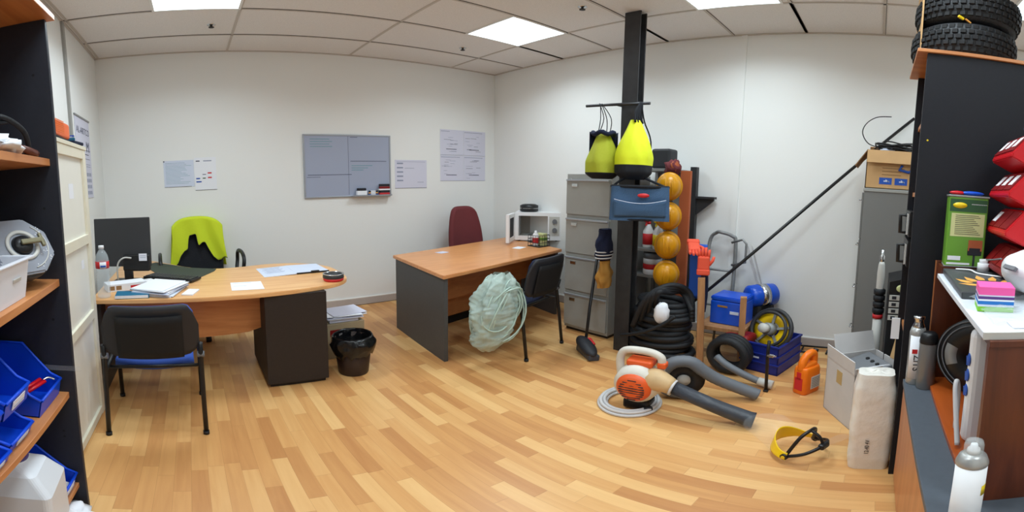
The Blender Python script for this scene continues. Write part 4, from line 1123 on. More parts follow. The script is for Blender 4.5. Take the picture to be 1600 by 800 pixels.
o = mb('post_wood').box((0, 0, .37), (.045, .05, .74), rot=(R(-1.5), 0, R(20)), bev=.004).build('wooden_stake'); o.location = (2.76, 1.14, 0); tag(o, 'wooden stake carrying an orange glove, standing beside the black hoses', 'stake')
b = MB(); glove(b, TR(2.757, 1.14, .80) @ RZ(R(-70)), 'glove_orange'); tag(b.build('work_glove'), 'orange red work glove slipped over the top of the wooden stake', 'glove', 'orange work gloves')
# tubular frame and wires against the wall
t = thing('folding_trolley', 'grey tubular folding trolley leaning on the right wall', 'trolley', (3.32, 1.235, 0))
b = mb('grey_metal').tube(smooth_path([(-.06, .13, 0.02), (0.02, .13, .55), (.07, .12, .93), (.06, .06, 1.02), (.03, 0, 1.03), (.06, -.08, 1.0), (.07, -.11, .93), (.02, -.12, .5), (-.06, -.12, .02)], 6), .016, 10); b.build('frame', None, t)
b = mb('grey_metal').tube([(.0, -.10, .95), (-.03, -.20, .99), (-.02, -.23, .95), (.0, -.22, .78), (.02, -.10, .74)], .011, 8); b.build('handle_loop', None, t)
mb('grey_metal').tube([(-.01, .13, .35), (-.01, -.12, .35)], .011, 8).build('crossbar', None, t)
mb('grey_metal').tube([(.03, .13, .68), (.03, -.12, .68)], .011, 8).build('crossbar', None, t)
tag(mb('hose_light').tube(smooth_path([(3.42, 1.04, .95), (3.42, .90, .52), (3.43, .76, 0)], 6), .004, 6).build('wire_rod'), 'thin pale wire rod on the wall behind the blue canister, further to the trolley', 'rod', 'pale wire rods on the right wall')
tag(mb('hose_light').tube(smooth_path([(3.44, 1.0, .93), (3.435, .88, .52), (3.435, .73, 0)], 6), .004, 6).build('wire_rod'), 'thin pale wire rod on the wall behind the blue canister, further from the trolley', 'rod', 'pale wire rods on the right wall')
b = mb('black_plastic').tube([(2.92, 1.72, .012), (3.05, 1.195, .58), (3.405, -.22, 2.137)], .013, 10)
b.use('grey_metal').tube([(2.92, 1.72, .0), (2.927, 1.693, .03)], .016, 10)
tag(b.build('long_pole'), 'long thin black pole leaning diagonally up along the right wall', 'pole')

# ------------------------------------------------ blue machine, crate and reels
t = thing('work_stool', 'low wooden work stool with metal legs under the blue machine', 'stool', (3.05, 1.02, 0))
mb('post_wood').box((0, .02, .285), (.34, .36, .035), bev=.003).build('top', None, t)
for sx in (-1, 1):
    for sy in (-1, 1): mb('grey_metal').tube([(sx * .14, .02 + sy * .15, .27), (sx * .15, .02 + sy * .165, 0)], .011, 8).build('leg', None, t)
t = thing('toolbox', 'bright blue metal toolbox on the low wooden stool', 'toolbox', (3.06, 1.01, .304), rz=R(-4))
mb('comp_blue').bx(-.10, .12, -.12, .14, 0, .20, .008).build('box_body', None, t)
mb('comp_blue').prism([(-.10, -.12), (.12, -.12), (.12, .14), (-.10, .14)], .202, .24, bev=.008).build('lid', None, t)
b = mb('mustard_cloth').bx(-.1025, -.1, .0, .08, .15, .165).use('paper_blue').bx(-.1025, -.1, -.09, -.02, .10, .125); b.build('label_plate', None, t)
t = thing('gas_cylinder', 'blue metal canister with silver band lying behind the wooden block', 'canister', (3.31, .86, .50), rz=R(-42))
b = mb('comp_blue').lathe([(0, -.13), (.07, -.13), (.096, -.11), (.1, -.04), (.1, .04), (.096, .11), (.07, .13), (0, .13)], n=28, mtx=RY(R(90))); b.build('tank', None, t)
mb('chrome').lathe([(.1005, -.035), (.102, -.035), (.102, .035), (.1005, .035)], n=28, mtx=RY(R(90))).build('band', None, t)
b = mb('steel_dark').box((-.06, 0, -.13), (.03, .15, .10)).box((.06, 0, -.13), (.03, .15, .10)).box((0, 0, -.335), (.20, .16, .31), bev=.01); b.build('stand', None, t)
b = mb('post_wood').box((2.85, .865, .30), (.045, .045, .60), rot=(0, 0, .3), bev=.003); tag(b.build('wooden_post'), 'short square wooden post standing between blue toolbox and steel reel', 'post')
t = thing('plastic_crate', 'dark blue plastic crate holding the wire reel on the floor', 'crate', (2.97, .67, 0), rz=R(-14))
Lc, Wc, Hc = .29, .36, .25
b = mb('crate_blue').bx(-Wc / 2, Wc / 2, -Lc / 2, Lc / 2, 0, .012)
for (x0, x1, y0, y1) in ((-Wc / 2, -Wc / 2 + .008, -Lc / 2, Lc / 2), (Wc / 2 - .008, Wc / 2, -Lc / 2, Lc / 2), (-Wc / 2, Wc / 2, -Lc / 2, -Lc / 2 + .008), (-Wc / 2, Wc / 2, Lc / 2 - .008, Lc / 2)): b.bx(x0, x1, y0, y1, 0, Hc)
b.build('crate_body', None, t)
b = mb('crate_blue')
for z in (.08, .155, .235):
    for (x0, x1, y0, y1) in ((-Wc / 2 - .008, -Wc / 2, -Lc / 2 - .008, Lc / 2 + .008), (Wc / 2, Wc / 2 + .008, -Lc / 2 - .008, Lc / 2 + .008), (-Wc / 2, Wc / 2, -Lc / 2 - .008, -Lc / 2), (-Wc / 2, Wc / 2, Lc / 2, Lc / 2 + .008)): b.bx(x0, x1, y0, y1, z, z + .015, .002)
b.build('ribs', None, t)
b = mb('paper_blue').bx(-Wc / 2 - .0008, -Wc / 2 - .0002, .0, .12, .12, .135); b.build('printed_mark', None, t)
t = thing('wire_reel', 'round steel wire reel with yellow core sitting in the blue crate', 'reel', (2.97, .685, .315), rot=(R(0), R(-68), R(-20)))
b = mb('steel_dark').tube([(.165 * cos(R(12 * k)), .165 * sin(R(12 * k)), 0) for k in range(30)], .017, 10, closed=True).tube([(.14 * cos(R(12 * k)), .14 * sin(R(12 * k)), .035) for k in range(30)], .013, 8, closed=True); b.build('rim', None, t)
b = mb('grey_metal').lathe([(0, -.01), (.05, -.01), (.05, .06), (0, .06)], n=24)
for k in range(5): b.box((.10 * cos(R(72 * k)), .10 * sin(R(72 * k)), 0), (.14, .02, .008), rot=(0, 0, R(72 * k)))
b.build('hub', None, t)
b = mb('light_grey_plastic').lathe([(0, .06), (.035, .06), (.038, .12), (0, .125)], n=20); b.build('hub_cap', None, t)
b = mb('yellow_plastic').lathe([(.06, -.03), (.15, -.03), (.15, -.012), (.06, -.012), (.06, -.03)], n=28); b.build('yellow_core', None, t)
b = mb('red_dark').box((2.93, .94, .36), (.16, .20, .10), rot=(0, 0, -.2), bev=.03, seg=3); b.use('label_red').box((2.848, .925, .36), (.004, .10, .03), rot=(0, 0, -.2))
o = b.build('tool_pouch'); o.location = (-.03, -.055, -.13); tag(o, 'dark red cloth pouch leaning against the left side of the blue crate', 'pouch')
t = thing('vacuum_hose', 'dark corrugated hose coil with grey nozzle end in front of the blue crate', 'hose', (2.66, .90, 0))
b = mb('black_rubber')
for k in range(3): b.tube([(.02 + .045 * k + .01 * cos(R(15 * j)), .125 * cos(R(15 * j)), .16 + .125 * sin(R(15 * j))) for j in range(24)], .032, 10, closed=True)
b.build('hose_coil', None, t)
mb('hose_grey').tube(smooth_path([(-.05, .05, .17), (-.08, -.03, .13), (-.10, -.16, .08), (-.11, -.26, .05)], 5), .026, 12).build('pipe', None, t)
mb('light_grey_plastic').tube([(-.11, -.255, .052), (-.115, -.35, .036)], [.03, .034], 14).build('nozzle', None, t)
t = thing('hook_rod', 'thin black rod with a hook standing before the blue crate', 'rod', (2.50, .58, 0))
mb('black_plastic').tube([(0, 0, .01), (.02, .01, .30), (.015, .005, .40)], .011, 8).box((0, 0, .008), (.03, .03, .016), bev=.004).build('shaft', None, t)
b = mb('chrome').cyl((-.012, .006, .30), (-.012, -.05, .30), .007, n=8).box((-.014, -.02, .30), (.02, .03, .02), bev=.003); b.build('hook', None, t)

# ------------------------------------------------ leaf blower in front
t = thing('hose_coil', 'coil of pale grey hose lying flat on the floor under the blower', 'hose', (1.985, 1.215, 0), rz=R(20))
for k, (r, z) in enumerate(((.185, .011), (.163, .011), (.141, .012), (.175, .030), (.152, .031))):
    mb('hose_light').tube([(r * cos(R(10 * j)), r * .92 * sin(R(10 * j)), z) for j in range(36)], .0108, 8, closed=True).build('hose_loop', None, t)
b = mb('charcoal_dark').box((-.10, -.12, .03), (.03, .05, .03), rot=(0, 0, .6), bev=.008); b.build('tie', None, t)
t = thing('leaf_blower', 'white and orange leaf blower with long dark pipe lying on the floor', 'leaf blower', (1.955, 1.145, 0), rz=R(-79))
# local: pipe runs along +x; the orange intake faces -y (towards the camera)
bodym = RX(R(90))
b = mb('blower_white').lathe([(0, -.085), (.085, -.085), (.122, -.06), (.13, 0), (.122, .06), (.09, .085), (0, .085)], n=32, mtx=TR(0, 0, .205) @ bodym); b.build('fan_housing', None, t)
b = mb('blower_orange').lathe([(0, .115), (.045, .118), (.08, .108), (.097, .085), (.099, .07)], n=32, mtx=TR(0, 0, .20) @ bodym); b.build('intake_guard', None, t)
b = mb('steel_dark')
for k in range(9): b.box((0, -.1165 + .0012 * abs(k - 4), .195 - .068 + .017 * k), (2 * math.sqrt(max(.0001, .072 ** 2 - (.017 * (k - 4)) ** 2)), .006, .006), bev=.001)
b.build('intake_slots', None, t)
b = mb('blower_orange').box((.0, .03, .335), (.15, .10, .05), bev=.018, seg=3).box((.12, .03, .335), (.05, .06, .04), bev=.01); b.build('engine_cover', None, t)
b = mb('blower_white').tube(smooth_path([(-.115, .03, .22), (-.125, .03, .33), (-.105, .03, .39), (-.055, .03, .41), (.045, .03, .41), (.10, .03, .39), (.115, .03, .36), (.11, .03, .28)], 6), .024, 12); b.build('carry_handle', None, t)
b = mb('blower_tan').tube([(.06, -.01, .235), (.11, -.015, .245), (.17, -.02, .225), (.195, -.022, .213)], [.085, .075, .056, .05], 20); b.build('outlet_duct', None, t)
mb('hose_light').tube([(.19, -.022, .214), (.203, -.023, .21)], .053, 20).build('collar', None, t)
b = mb('pipe_dark').tube([(.20, -.022, .212), (.42, -.035, .125), (.60, -.05, .062), (.63, -.052, .056)], [.042, .043, .048, .050], 20); b.build('blower_pipe', None, t)
b = mb('black_plastic').box((0, .02, .045), (.15, .12, .07), bev=.015); b.build('foot', None, t)
t = thing('vacuum_hose', 'thick grey flexible hose arched on the floor behind the blower pipe', 'hose', (2.19, .955, 0), rz=R(-66))
path = smooth_path([(.02, .03, .035), (-.12, .03, .06), (-.16, .03, .17), (-.10, .03, .27), (.0, .03, .285), (.08, .03, .22), (.16, .03, .16), (.30, .02, .09), (.40, .0, .048)], 8)
b = mb('hose_grey').tube(path, [.040 + .0018 * (i % 2) for i in range(len(path))], 14); b.build('hose_body', None, t)
b = mb('charcoal_dark').lathe([(.03, -.03), (.11, -.03), (.125, -.01), (.125, .02), (.03, .02), (.03, -.03)], n=28, mtx=TR(-.03, .085, .128) @ RX(R(90))); b.use('light_grey_plastic').lathe([(0, -.02), (.04, -.02), (.04, .035), (0, .035)], n=20, mtx=TR(-.03, .085, .128) @ RX(R(90))); b.build('wheel', None, t)

# ================================================================== right side: cabinet, bookcase, hutch
t = thing('steel_cabinet', 'tall grey steel cabinet against the right wall under a cardboard box', 'cabinet', (3.18, -.11, 0))
mb('cabinet_grey_dark').bx(-.22, .255, -.235, .215, .04, 1.47, .004).use('black_plastic').bx(-.2, .24, -.21, .2, 0, .04).build('body', None, t)
mb('cabinet_grey').bx(-.225, .258, -.238, .222, 1.47, 1.495, .003).build('top_lip', None, t)
for k, (z0, z1) in enumerate(((.06, .40), (.41, .75), (.76, 1.10), (1.11, 1.46))):
    d = mb('cabinet_grey_dark').bx(-.21, .245, .215, .228, z0, z1, .003).build('drawer', None, t)
    mb('chrome').tube([(-.03, .228, z1 - .06), (-.03, .25, z1 - .06), (.06, .25, z1 - .06), (.06, .228, z1 - .06)], .005, 8).build('handle', None, d)
t = thing('cardboard_box', 'open brown cardboard box with blue symbols on the grey steel cabinet', 'box', (3.145, -.105, 1.496))
L, W, Hh = .34, .42, .29    # x, y, z
b = mb('cardboard')
b.bx(-L / 2, L / 2, -W / 2, W / 2, 0, .006).bx(-L / 2, -L / 2 + .006, -W / 2, W / 2, 0, Hh).bx(L / 2 - .006, L / 2, -W / 2, W / 2, 0, Hh).bx(-L / 2, L / 2, -W / 2, -W / 2 + .006, 0, Hh).bx(-L / 2, L / 2, W / 2 - .006, W / 2, 0, Hh)
b.build('box_body', None, t)
mb('cardboard').box((-L / 2 - .018, 0, Hh - .048), (.006, W - .005, .10), rot=(0, R(14), 0)).build('flap', None, t)
mb('cardboard_dark').box((0, W / 2 + .035, Hh - .06), (L - .01, .006, .15), rot=(R(32), 0, 0)).build('flap', None, t)
mb('cardboard').box((L / 2 - .03, 0, Hh + .02), (.006, W - .02, .09), rot=(0, R(-35), 0)).build('flap', None, t)
fx = -L / 2 - .0012
b = mb('label_blue').tube([(fx, y, z) for y, z in ((-.075 + .04, .185), (-.055 + .04, .15), (-.075 - .005, .135), (-.12, .165), (-.145, .16), (-.15, .14), (-.16, .125))], .012, 6); b.build('swoosh', None, t)
for k in range(3):
    y = .115 - k * .105; b = mb('label_blue').bx(fx, fx + .001, y - .085, y, .035, .085).use('paper_blue').bx(fx - .0006, fx, y - .065, y - .03, .055, .063).box((fx - .0003, y - .055, .062), (.0006, .03, .006), rot=(R(30), 0, 0)); b.build('symbol', None, t)
b = mb('cardboard_dark')
for k in range(3): b.bx(fx, fx + .001, -.03 - .02 * (k == 2), .10, .105 + k * .025, .111 + k * .025)
b.build('print', None, t)
b = mb('black_plastic'); rr = random.Random(6)
for k in range(10):
    r = rr.uniform(.08, .13); cx = 3.14 + rr.uniform(-.02, .02); cy = -.11 + rr.uniform(-.03, .03); ph = rr.uniform(0, 6); e = rr.uniform(.6, .9)
    b.tube([(cx + r * e * cos(R(15 * j)), cy + r * 1.25 * sin(R(15 * j)), 1.80 + .007 * k + .014 * sin(R(15 * j) * 2 + ph)) for j in range(24)], .0055, 6, closed=True)
b.tube(smooth_path([(3.10, .00, 1.82), (3.06, .10, 1.84), (3.05, .15, 1.92), (3.06, .13, 2.0), (3.08, .06, 2.06), (3.10, -.04, 2.075)], 6), .004, 6)
b.use('paper_blue').ball((3.1, -.03, 1.80), (.05, .05, .022), 14, amt=.4)
tag(b.build('cable_bundle'), 'tangled black cables heaped on the open cardboard box', 'cables')

# bookcase
BX0, BX1, BY0, BY1 = 1.70, 2.12, -.64, -.145
t = thing('bookcase', 'tall charcoal bookcase with wooden top carrying tyres', 'bookcase', (1.70, -.138, 0))
mb('charcoal').bx(0, .02, -.50, 0, 0, 2.105, .002).use('logo_yellow').cyl((-.001, -.03, 1.70), (0, -.03, 1.70), .004, n=8).build('side_panel', None, t)
mb('charcoal').bx(.40, .42, -.50, 0, 0, 2.105, .002).build('side_panel', None, t)
mb('charcoal_dark').bx(.02, .40, -.50, -.49, 0, 2.095).build('back_panel', None, t)
for z in (.06, .75, 1.10, 1.45, 1.80): mb('shelf_wood').bx(.02, .40, -.49, -.02, z, z + .022).build('shelf', None, t)
mb('shelf_wood').bx(-.012, .44, -.53, .04, 2.105, 2.122, .002).build('top_board', None, t)
for z in (1.10, 1.24):
    d = mb('black_plastic').bx(.12, .40, -.02, .004, z + .08 - .06, z + .08 + .06, .002).build('drawer_front', None, t)
    b = mb('black_plastic').tube([(.16, .0, z + .04), (.16, .038, z + .04), (.16, .042, z + .12), (.16, .0, z + .12)], .009, 8).use('chrome').bx(.13, .155, .004, .016, z + .03, z + .13, .002); b.build('handle', None, d)
def tyre(label, z):
    t = thing('tyre', label, 'tyre', (1.945, -.318, z), 0, 'black tyres stacked on the bookcase')
    w2 = .094
    mb('black_rubber').lathe([(.115, -.055), (.135, -.072), (.19, -w2), (.215, -.075), (.226, -.035), (.228, 0), (.226, .035), (.215, .075), (.19, w2), (.135, .072), (.115, .055), (.115, -.055)], n=48).build('tyre_carcass', None, t)
    b = mb('black_matte')
    for k in range(44):
        a = 2 * PI * k / 44
        for j, z_ in enumerate((-.06, -.03, 0, .03, .06)):
            aa = a + (PI / 44 if j % 2 else 0); r = .229 - .06 * (abs(z_) / .07) ** 3 * .3
            b.box((r * cos(aa), r * sin(aa), z_), (.012, .023, .022), rot=(0, 0, aa), bev=.002, seg=1)
    b.build('tread', None, t)
    return t
t0 = tyre('lower black treaded tyre lying directly on the bookcase top', 2.122 + .0945)
dup(t0, (1.94, -.322, 2.122 + .284), None, 'upper black treaded tyre stacked on another tyre on the bookcase')
b = mb('logo_yellow').box((1.727, -.255, 2.318), (.01, .03, .014), rot=(.3, 0, .5), bev=.003).use('flame').box((1.731, -.285, 2.306), (.006, .03, .006), rot=(.5, 0, .4)); tag(b.build('yellow_tag'), 'small yellow tag stuck between the two black tyres', 'tag')
tag(mb('cardboard').box((1.965, -.112, 2.36), (.28, .006, .472), rot=(R(-1.5), 0, 0)).build('cardboard_sheet'), 'brown cardboard sheet standing on the bookcase top beside the tyres', 'cardboard')

# sideboard with charcoal top
t = thing('sideboard', 'low sideboard with dark grey top and pale wooden front', 'sideboard', (.55, -.15, 0))
mb('slate').bx(0, 1.10, -.48, 0, .60, .626, .002).build('top', None, t)
mb('edge_wood').bx(.01, 1.09, -.02, -.004, .05, .60).build('front_panel', None, t)
mb('charcoal').bx(.01, 1.09, -.47, -.02, .0, .60).build('carcass', None, t)
# mahogany hutch
t = thing('hutch', 'reddish brown wooden open hutch standing on the grey sideboard', 'hutch', (.832, -.242, .6265))
# local x 0..0.80 (far), y 0..-.38
mb('mahogany').bx(0, .022, -.36, 0, 0, .49, .001).build('side_panel', None, t)
b = mb('mahogany').bx(.803, .825, -.36, .006, 0, .56, .001).use('edge_wood').bx(.803, .825, .006, .008, 0, .56); b.build('side_panel', None, t)
b = mb('mahogany_floor').bx(.022, .803, -.36, 0, 0, .02, .001); b.build('floor_panel', None, t)
mb('black_matte').bx(.022, .803, -.36, -.35, .02, .49).build('back_panel', None, t)
mb('mahogany').bx(-.004, .803, -.36, .0, .49, .505, .001).build('top_panel', None, t)
ZT = .6265 + .505
mb('mahogany').bx(.722, .803, -.158, .0, .505, .552, .001).build('end_rail', None, t)
tag(mb('white_board').bx(.846, 1.548, -.60, -.230, ZT + .0005, ZT + .018, .002).use('light_grey_plastic').bx(.840, .846, -.60, -.230, ZT + .0005, ZT + .018).build('laminated_board'), 'white laminated board lying flat on the brown hutch', 'board')
ZB = ZT + .0185
tag(mb('paper').box((.89, -.36, ZB + .002), (.05, .12, .003)).build('paper_strip'), 'white strip of card at the near edge of the white board', 'card')
t = thing('note_block', 'thick block of pink, blue and green sticky notes on the white board', 'sticky notes', (1.05, -.305, ZB + .0005), rz=R(-8))
hs = [('green_note', .014), ('paper_blue', .006), ('blue_note', .010), ('paper', .005), ('violet_note', .008), ('paper_lilac', .004), ('pink_note', .022)]
z = 0
for m, h in hs:
    mb(m).bx(-.04, .04, -.044, .044, z, z + h).build('note_layer', None, t); z += h
t = thing('booklet', 'dark grey card folder with an orange flame print on the white board', 'folder', (1.345, -.36, ZB + .0005), rz=R(-1))
mb('card_grey').bx(-.20, .20, -.13, .115, 0, .022, .003).build('cover', None, t)
b = mb('flame')
for k, (x, y, L, a) in enumerate(((-.04, .08, .07, 30), (-.01, .055, .08, 15), (.02, .02, .08, 0), (.01, -.02, .08, -15), (-.02, -.06, .08, -35), (-.06, -.085, .07, -60), (-.09, .07, .06, 70))):
    ca, sa = cos(R(a)), sin(R(a)); P_ = lambda u_, v_: (x + u_ * ca - v_ * sa, y + u_ * sa + v_ * ca)
    b.prism([P_(-L * .4, -.012), P_(0, -.014), P_(L * .6, 0), P_(0, .014), P_(-L * .4, .010)], .0222, .0228)
b.build('flame_print', None, t)
# tin can standing at the far end
t = thing('metal_tin', 'green rectangular metal tin with printed panel on the brown hutch', 'tin', (1.597, -.326, ZT + .0475), rz=R(-3))
# front faces -x
b = mb('tin_green').bx(-.045, .045, -.072, .072, 0, .285, .006); b.build('tin_body', None, t)
b = mb('grey_metal').bx(-.048, .048, -.075, .075, .283, .291, .003).bx(-.047, .047, -.074, .074, -.0, .005, .002); b.build('rim', None, t)
fx = -.0456
b = mb('tin_green_dark').bx(fx, fx + .0005, -.068, .068, .225, .275); b.use('tin_cream').bx(fx, fx + .0005, -.062, .06, .125, .218); b.use('paper').bx(fx, fx + .0005, .015, .062, .028, .045).bx(fx, fx + .0005, -.02, .065, .010, .018).bx(fx, fx + .0005, -.068, -.01, .255, .258)
b.build('printed_front', None, t)
b = mb('ink_black')
for k in range(11): b.bx(fx - .0005, fx, -.05 + (k * 37 % 30) * .001, .045, .134 + k * .0075, .136 + k * .0075)
b.build('text_lines', None, t)
b = mb('logo_yellow').lathe([(0, 0), (.026, 0), (.026, .001), (0, .001)], n=24, mtx=TR(fx - .001, .032, .25) @ RY(R(90)) @ Matrix.Diagonal((.45, 1, 1, 1))); b.build('badge', None, t)
b = mb('ink_black').lathe([(0, 0), (.024, 0), (.026, .002), (.026, .03)], n=16, mtx=TR(fx - .0005, -.035, .05) @ Matrix.Diagonal((.02, 1, 1, 1))).bx(fx - .0005, fx, -.038, -.030, .005, .05).use('terracotta').bx(fx - .0008, fx, -.062, -.010, .068, .112); b.build('goblet_picture', None, t)
t = thing('pocket_knife', 'blue and red plastic tool lying on top of the green tin', 'tool', (1.587, -.317, ZT + .0475 + .292), rz=R(96))
mb('comp_blue').ball((-.025, 0, .009), (.045, .014, .009), 14).build('handle', None, t)
mb('red_plastic').ball((.035, 0, .008), (.03, .011, .008), 14).build('cap', None, t)
o = mb('crate_blue').lathe([(0, 0), (.05, 0), (.06, .03), (.058, .05), (.05, .05), (.045, .02), (0, .02)], n=24).build('plastic_bowl'); o.location = (1.44, -.53, ZT + .0185 + .566); tag(o, 'small dark blue plastic bowl on top of the red parts organizer', 'bowl')
# small-parts organiser with tilting drawers; fronts face +y
t = thing('parts_organizer', 'red parts organizer with tilting clear drawers and white labels on the hutch', 'organizer', (1.46, -.461, ZT + .0185))
for k in range(4):
    z0 = .0 + k * .142; sx = .125
    m = 'red_plastic' if k else 'red_dark'
    prof = [(-.14, 0), (-.025, 0), (.058, .040), (.058, .056), (-.005, .136), (-.14, .136)]   # (y, z)
    d = mb(m)
    d.prism([(p[0], p[1]) for p in prof], -sx, sx, mtx=TR(0, 0, z0) @ Matrix(((0, 0, 1, 0), (1, 0, 0, 0), (0, 1, 0, 0), (0, 0, 0, 1))), bev=.004)
    tier = d.build('tier', None, t)
    for j in range(3):
        x = -.078 + j * .078
        nrm = Vector((0, .080, .063)).normalized(); up = Vector((0, -.063, .080)).normalized()
        c0 = Vector((x, .0265, z0 + .096)) + nrm * .003
        fm = frame(c0, (-1, 0, 0), up)
        mb('red_dark').box((0, 0, 0), (.070, .082, .004)).xform(fm).build('drawer_window', None, tier)
        if k > 1 or (k == 1 and j == 2):
            mb('paper').box((0, .005, .0028), (.042, .048, .0012)).xform(fm).build('label_card', None, tier)
# wrapped roll of plastic
t = thing('plastic_sack', 'white plastic sack folded over on the near end of the hutch', 'sack', (1.135, -.468, ZB), rz=R(13))
def sackf(u, v):
    a = 2 * PI * u; x = (v - .5) * .38; k = 1 - abs(2 * v - 1) ** 4
    nz = noise.noise(Vector((cos(a) * 1.7, sin(a) * 1.7, v * 4)))
    r = (.25 + .75 * k) * (1 + .14 * nz)
    return Vector((x, .105 * r * cos(a) - .02, .082 + .074 * r * sin(a)))
mb('white_plastic').grid(sackf, 36, 20).build('sack_body', None, t)
b = mb('grey_plastic').tube(smooth_path([(.10, .085, .12), (.14, .09, .11), (.20, .08, .10)], 5), .003, 6).box((.02, .10, .105), (.05, .012, .012), rot=(.6, 0, .1)); b.build('print', None, t)

b = mb('white_plastic').cyl((1.515, -.388, ZB + .0225), (1.515, -.388, ZB + .055), .022, n=18).cyl((1.515, -.388, ZB + .055), (1.515, -.388, ZB + .07), .016, n=16); tag(b.build('small_jar'), 'small white plastic jar standing beside the green tin', 'jar')
b = mb('white_plastic').tube(smooth_path([(1.52, -.29, ZB + .026), (1.49, -.335, ZB + .03), (1.44, -.355, ZB + .026), (1.38, -.42, ZB + .027)], 6), .0035, 6); tag(b.build('power_cable'), 'thin white cord lying across the dark flame folder', 'cable')
def film(u, v):
    nz = noise.noise(Vector((u * 4, v * 4, 2))); return (.885 + .33 * u, -.262 - .30 * v, ZB + .006 + .016 * abs(nz) + .02 * abs(noise.noise(Vector((u * 9, v * 9, 5)))))
b = mb('film').grid(film, 22, 20)
o = b.build('plastic_film'); tag(o, 'crinkled clear plastic film spread under the sticky note block', 'plastic film')

# inside the hutch
t = thing('cable_spool', 'big black round spool with grey label inside the brown hutch', 'spool', (1.47, -.405, .6475 + .172), rot=(R(0), R(-90), R(-38)))
b = mb('black_plastic').lathe([(0, -.03), (.06, -.03), (.06, -.025), (.168, -.025), (.168, -.015), (.06, -.015), (.06, .025), (.168, .025), (.168, .035), (.05, .035), (.05, .03), (0, .03)], n=44); b.build('flanges', None, t)
b = mb('hose_grey')
for r in (.158, .140): b.lathe([(r, .0352), (r + .005, .0352), (r + .005, .037), (r, .037), (r, .0352)], n=30, a0=R(15), a1=R(150))
b.build('ring_marks', None, t)
b = mb('grey_metal').lathe([(.085, .0355), (.132, .0355), (.132, .0365), (.085, .0365), (.085, .0355)], n=10, a0=R(70), a1=R(115)); b.build('label_card', None, t)
t = thing('canvas_bag', 'white bag with blue print standing inside the near end of the hutch', 'bag', (1.13, -.335, .6475))
b = mb('white_plastic').box((0, 0, .205), (.055, .12, .41), bev=.02, seg=3); b.build('bag_body', None, t)
b = mb('label_blue')
for k in range(3): b.ball((-.003, .0605, .20 + .055 * k), (.016, .003, .022), 12).box((.012, .061, .19 + .055 * k), (.014, .003, .03), rot=(0, .3, 0))
b.build('print', None, t)
b = mb('hose_light').tube(smooth_path([(1.08, -.258, .6485 + .010), (1.13, -.256, .75), (1.17, -.255, .83), (1.19, -.262, .85), (1.195, -.27, .80), (1.19, -.272, .6485 + .010)], 6), .0075, 10); tag(b.build('hose_loop'), 'grey bent tube loop standing in the hutch before the white bag', 'tube')
b = mb('film').box((.99, -.262, .6495 + .004), (.05, .012, .004), rot=(0, 0, .3)).box((1.03, -.26, .6495 + .003), (.035, .01, .003), rot=(0, 0, -.4)); tag(b.build('film_scrap'), 'scrap of clear film on the red brown hutch floor', 'film')
# cans on the sideboard
t = thing('spray_can', 'white spray can with silver dome and clear cap on the near sideboard end', 'spray can', (.775, -.218, .6265))
mb('white_plastic').lathe([(0, 0), (.030, 0), (.031, .004), (.031, .20), (0, .20)], n=32).use('logo_yellow').lathe([(.0312, .10), (.0313, .10), (.0313, .135), (.0312, .135)], n=14, a0=R(215), a1=R(260)).build('can_body', None, t)
mb('spray_silver').lathe([(.0318, .196), (.0325, .20), (.0318, .206), (.027, .222), (.018, .229), (0, .230)], n=32).build('dome', None, t)
mb('white_plastic').lathe([(0, .229), (.0135, .229), (.0125, .243), (.008, .246), (.007, .256), (0, .257)], n=20).build('nozzle', None, t)
mb('film').lathe([(.0195, .2285), (.0195, .255), (.017, .266), (.010, .270), (0, .271)], n=28).build('clear_cap', None, t)
t = thing('spray_can', 'white and silver spray can with black lettering behind the grey canister', 'spray can', (1.62, -.188, .6265))
mb('spray_silver').lathe([(0, 0), (.031, 0), (.032, .004), (.032, .245), (.026, .268), (0, .27)], n=28).build('can_body', None, t)
b = mb('paper').lathe([(.0322, .03), (.0324, .03), (.0324, .235), (.0322, .235)], n=16, a0=R(120), a1=R(200))
b.build('label_band', None, t)
b = mb('ink_black')
add_text(b, 'ZITS', .04, TR(-.0335, .012, .11) @ RX(0) @ frame((0, 0, 0), (0, .5, -1), (0, 1, .5)).to_4x4() if False else frame((-.0332, .0, .11), (0, 0, -1), (0, -1, 0)))
b.use('label_red').bx(-.034, -.0325, .0, .02, .155, .175)
b.build('lettering', None, t)
b = mb('chrome').lathe([(.022, .27), (.024, .275), (.018, .288), (.018, .305), (.022, .308), (.022, .318), (0, .32)], n=24); b.build('valve_cap', None, t)
t = thing('canister', 'grey metal canister with slanted black cap on the sideboard', 'canister', (1.575, -.226, .6265))
mb('spray_grey').lathe([(0, 0), (.034, 0), (.035, .004), (.035, .215), (.033, .222), (0, .222)], n=32).build('can_body', None, t)
mb('black_plastic').lathe([(.0355, .215), (.036, .225), (.031, .252), (.022, .262), (0, .264)], n=28).build('cap', None, t)

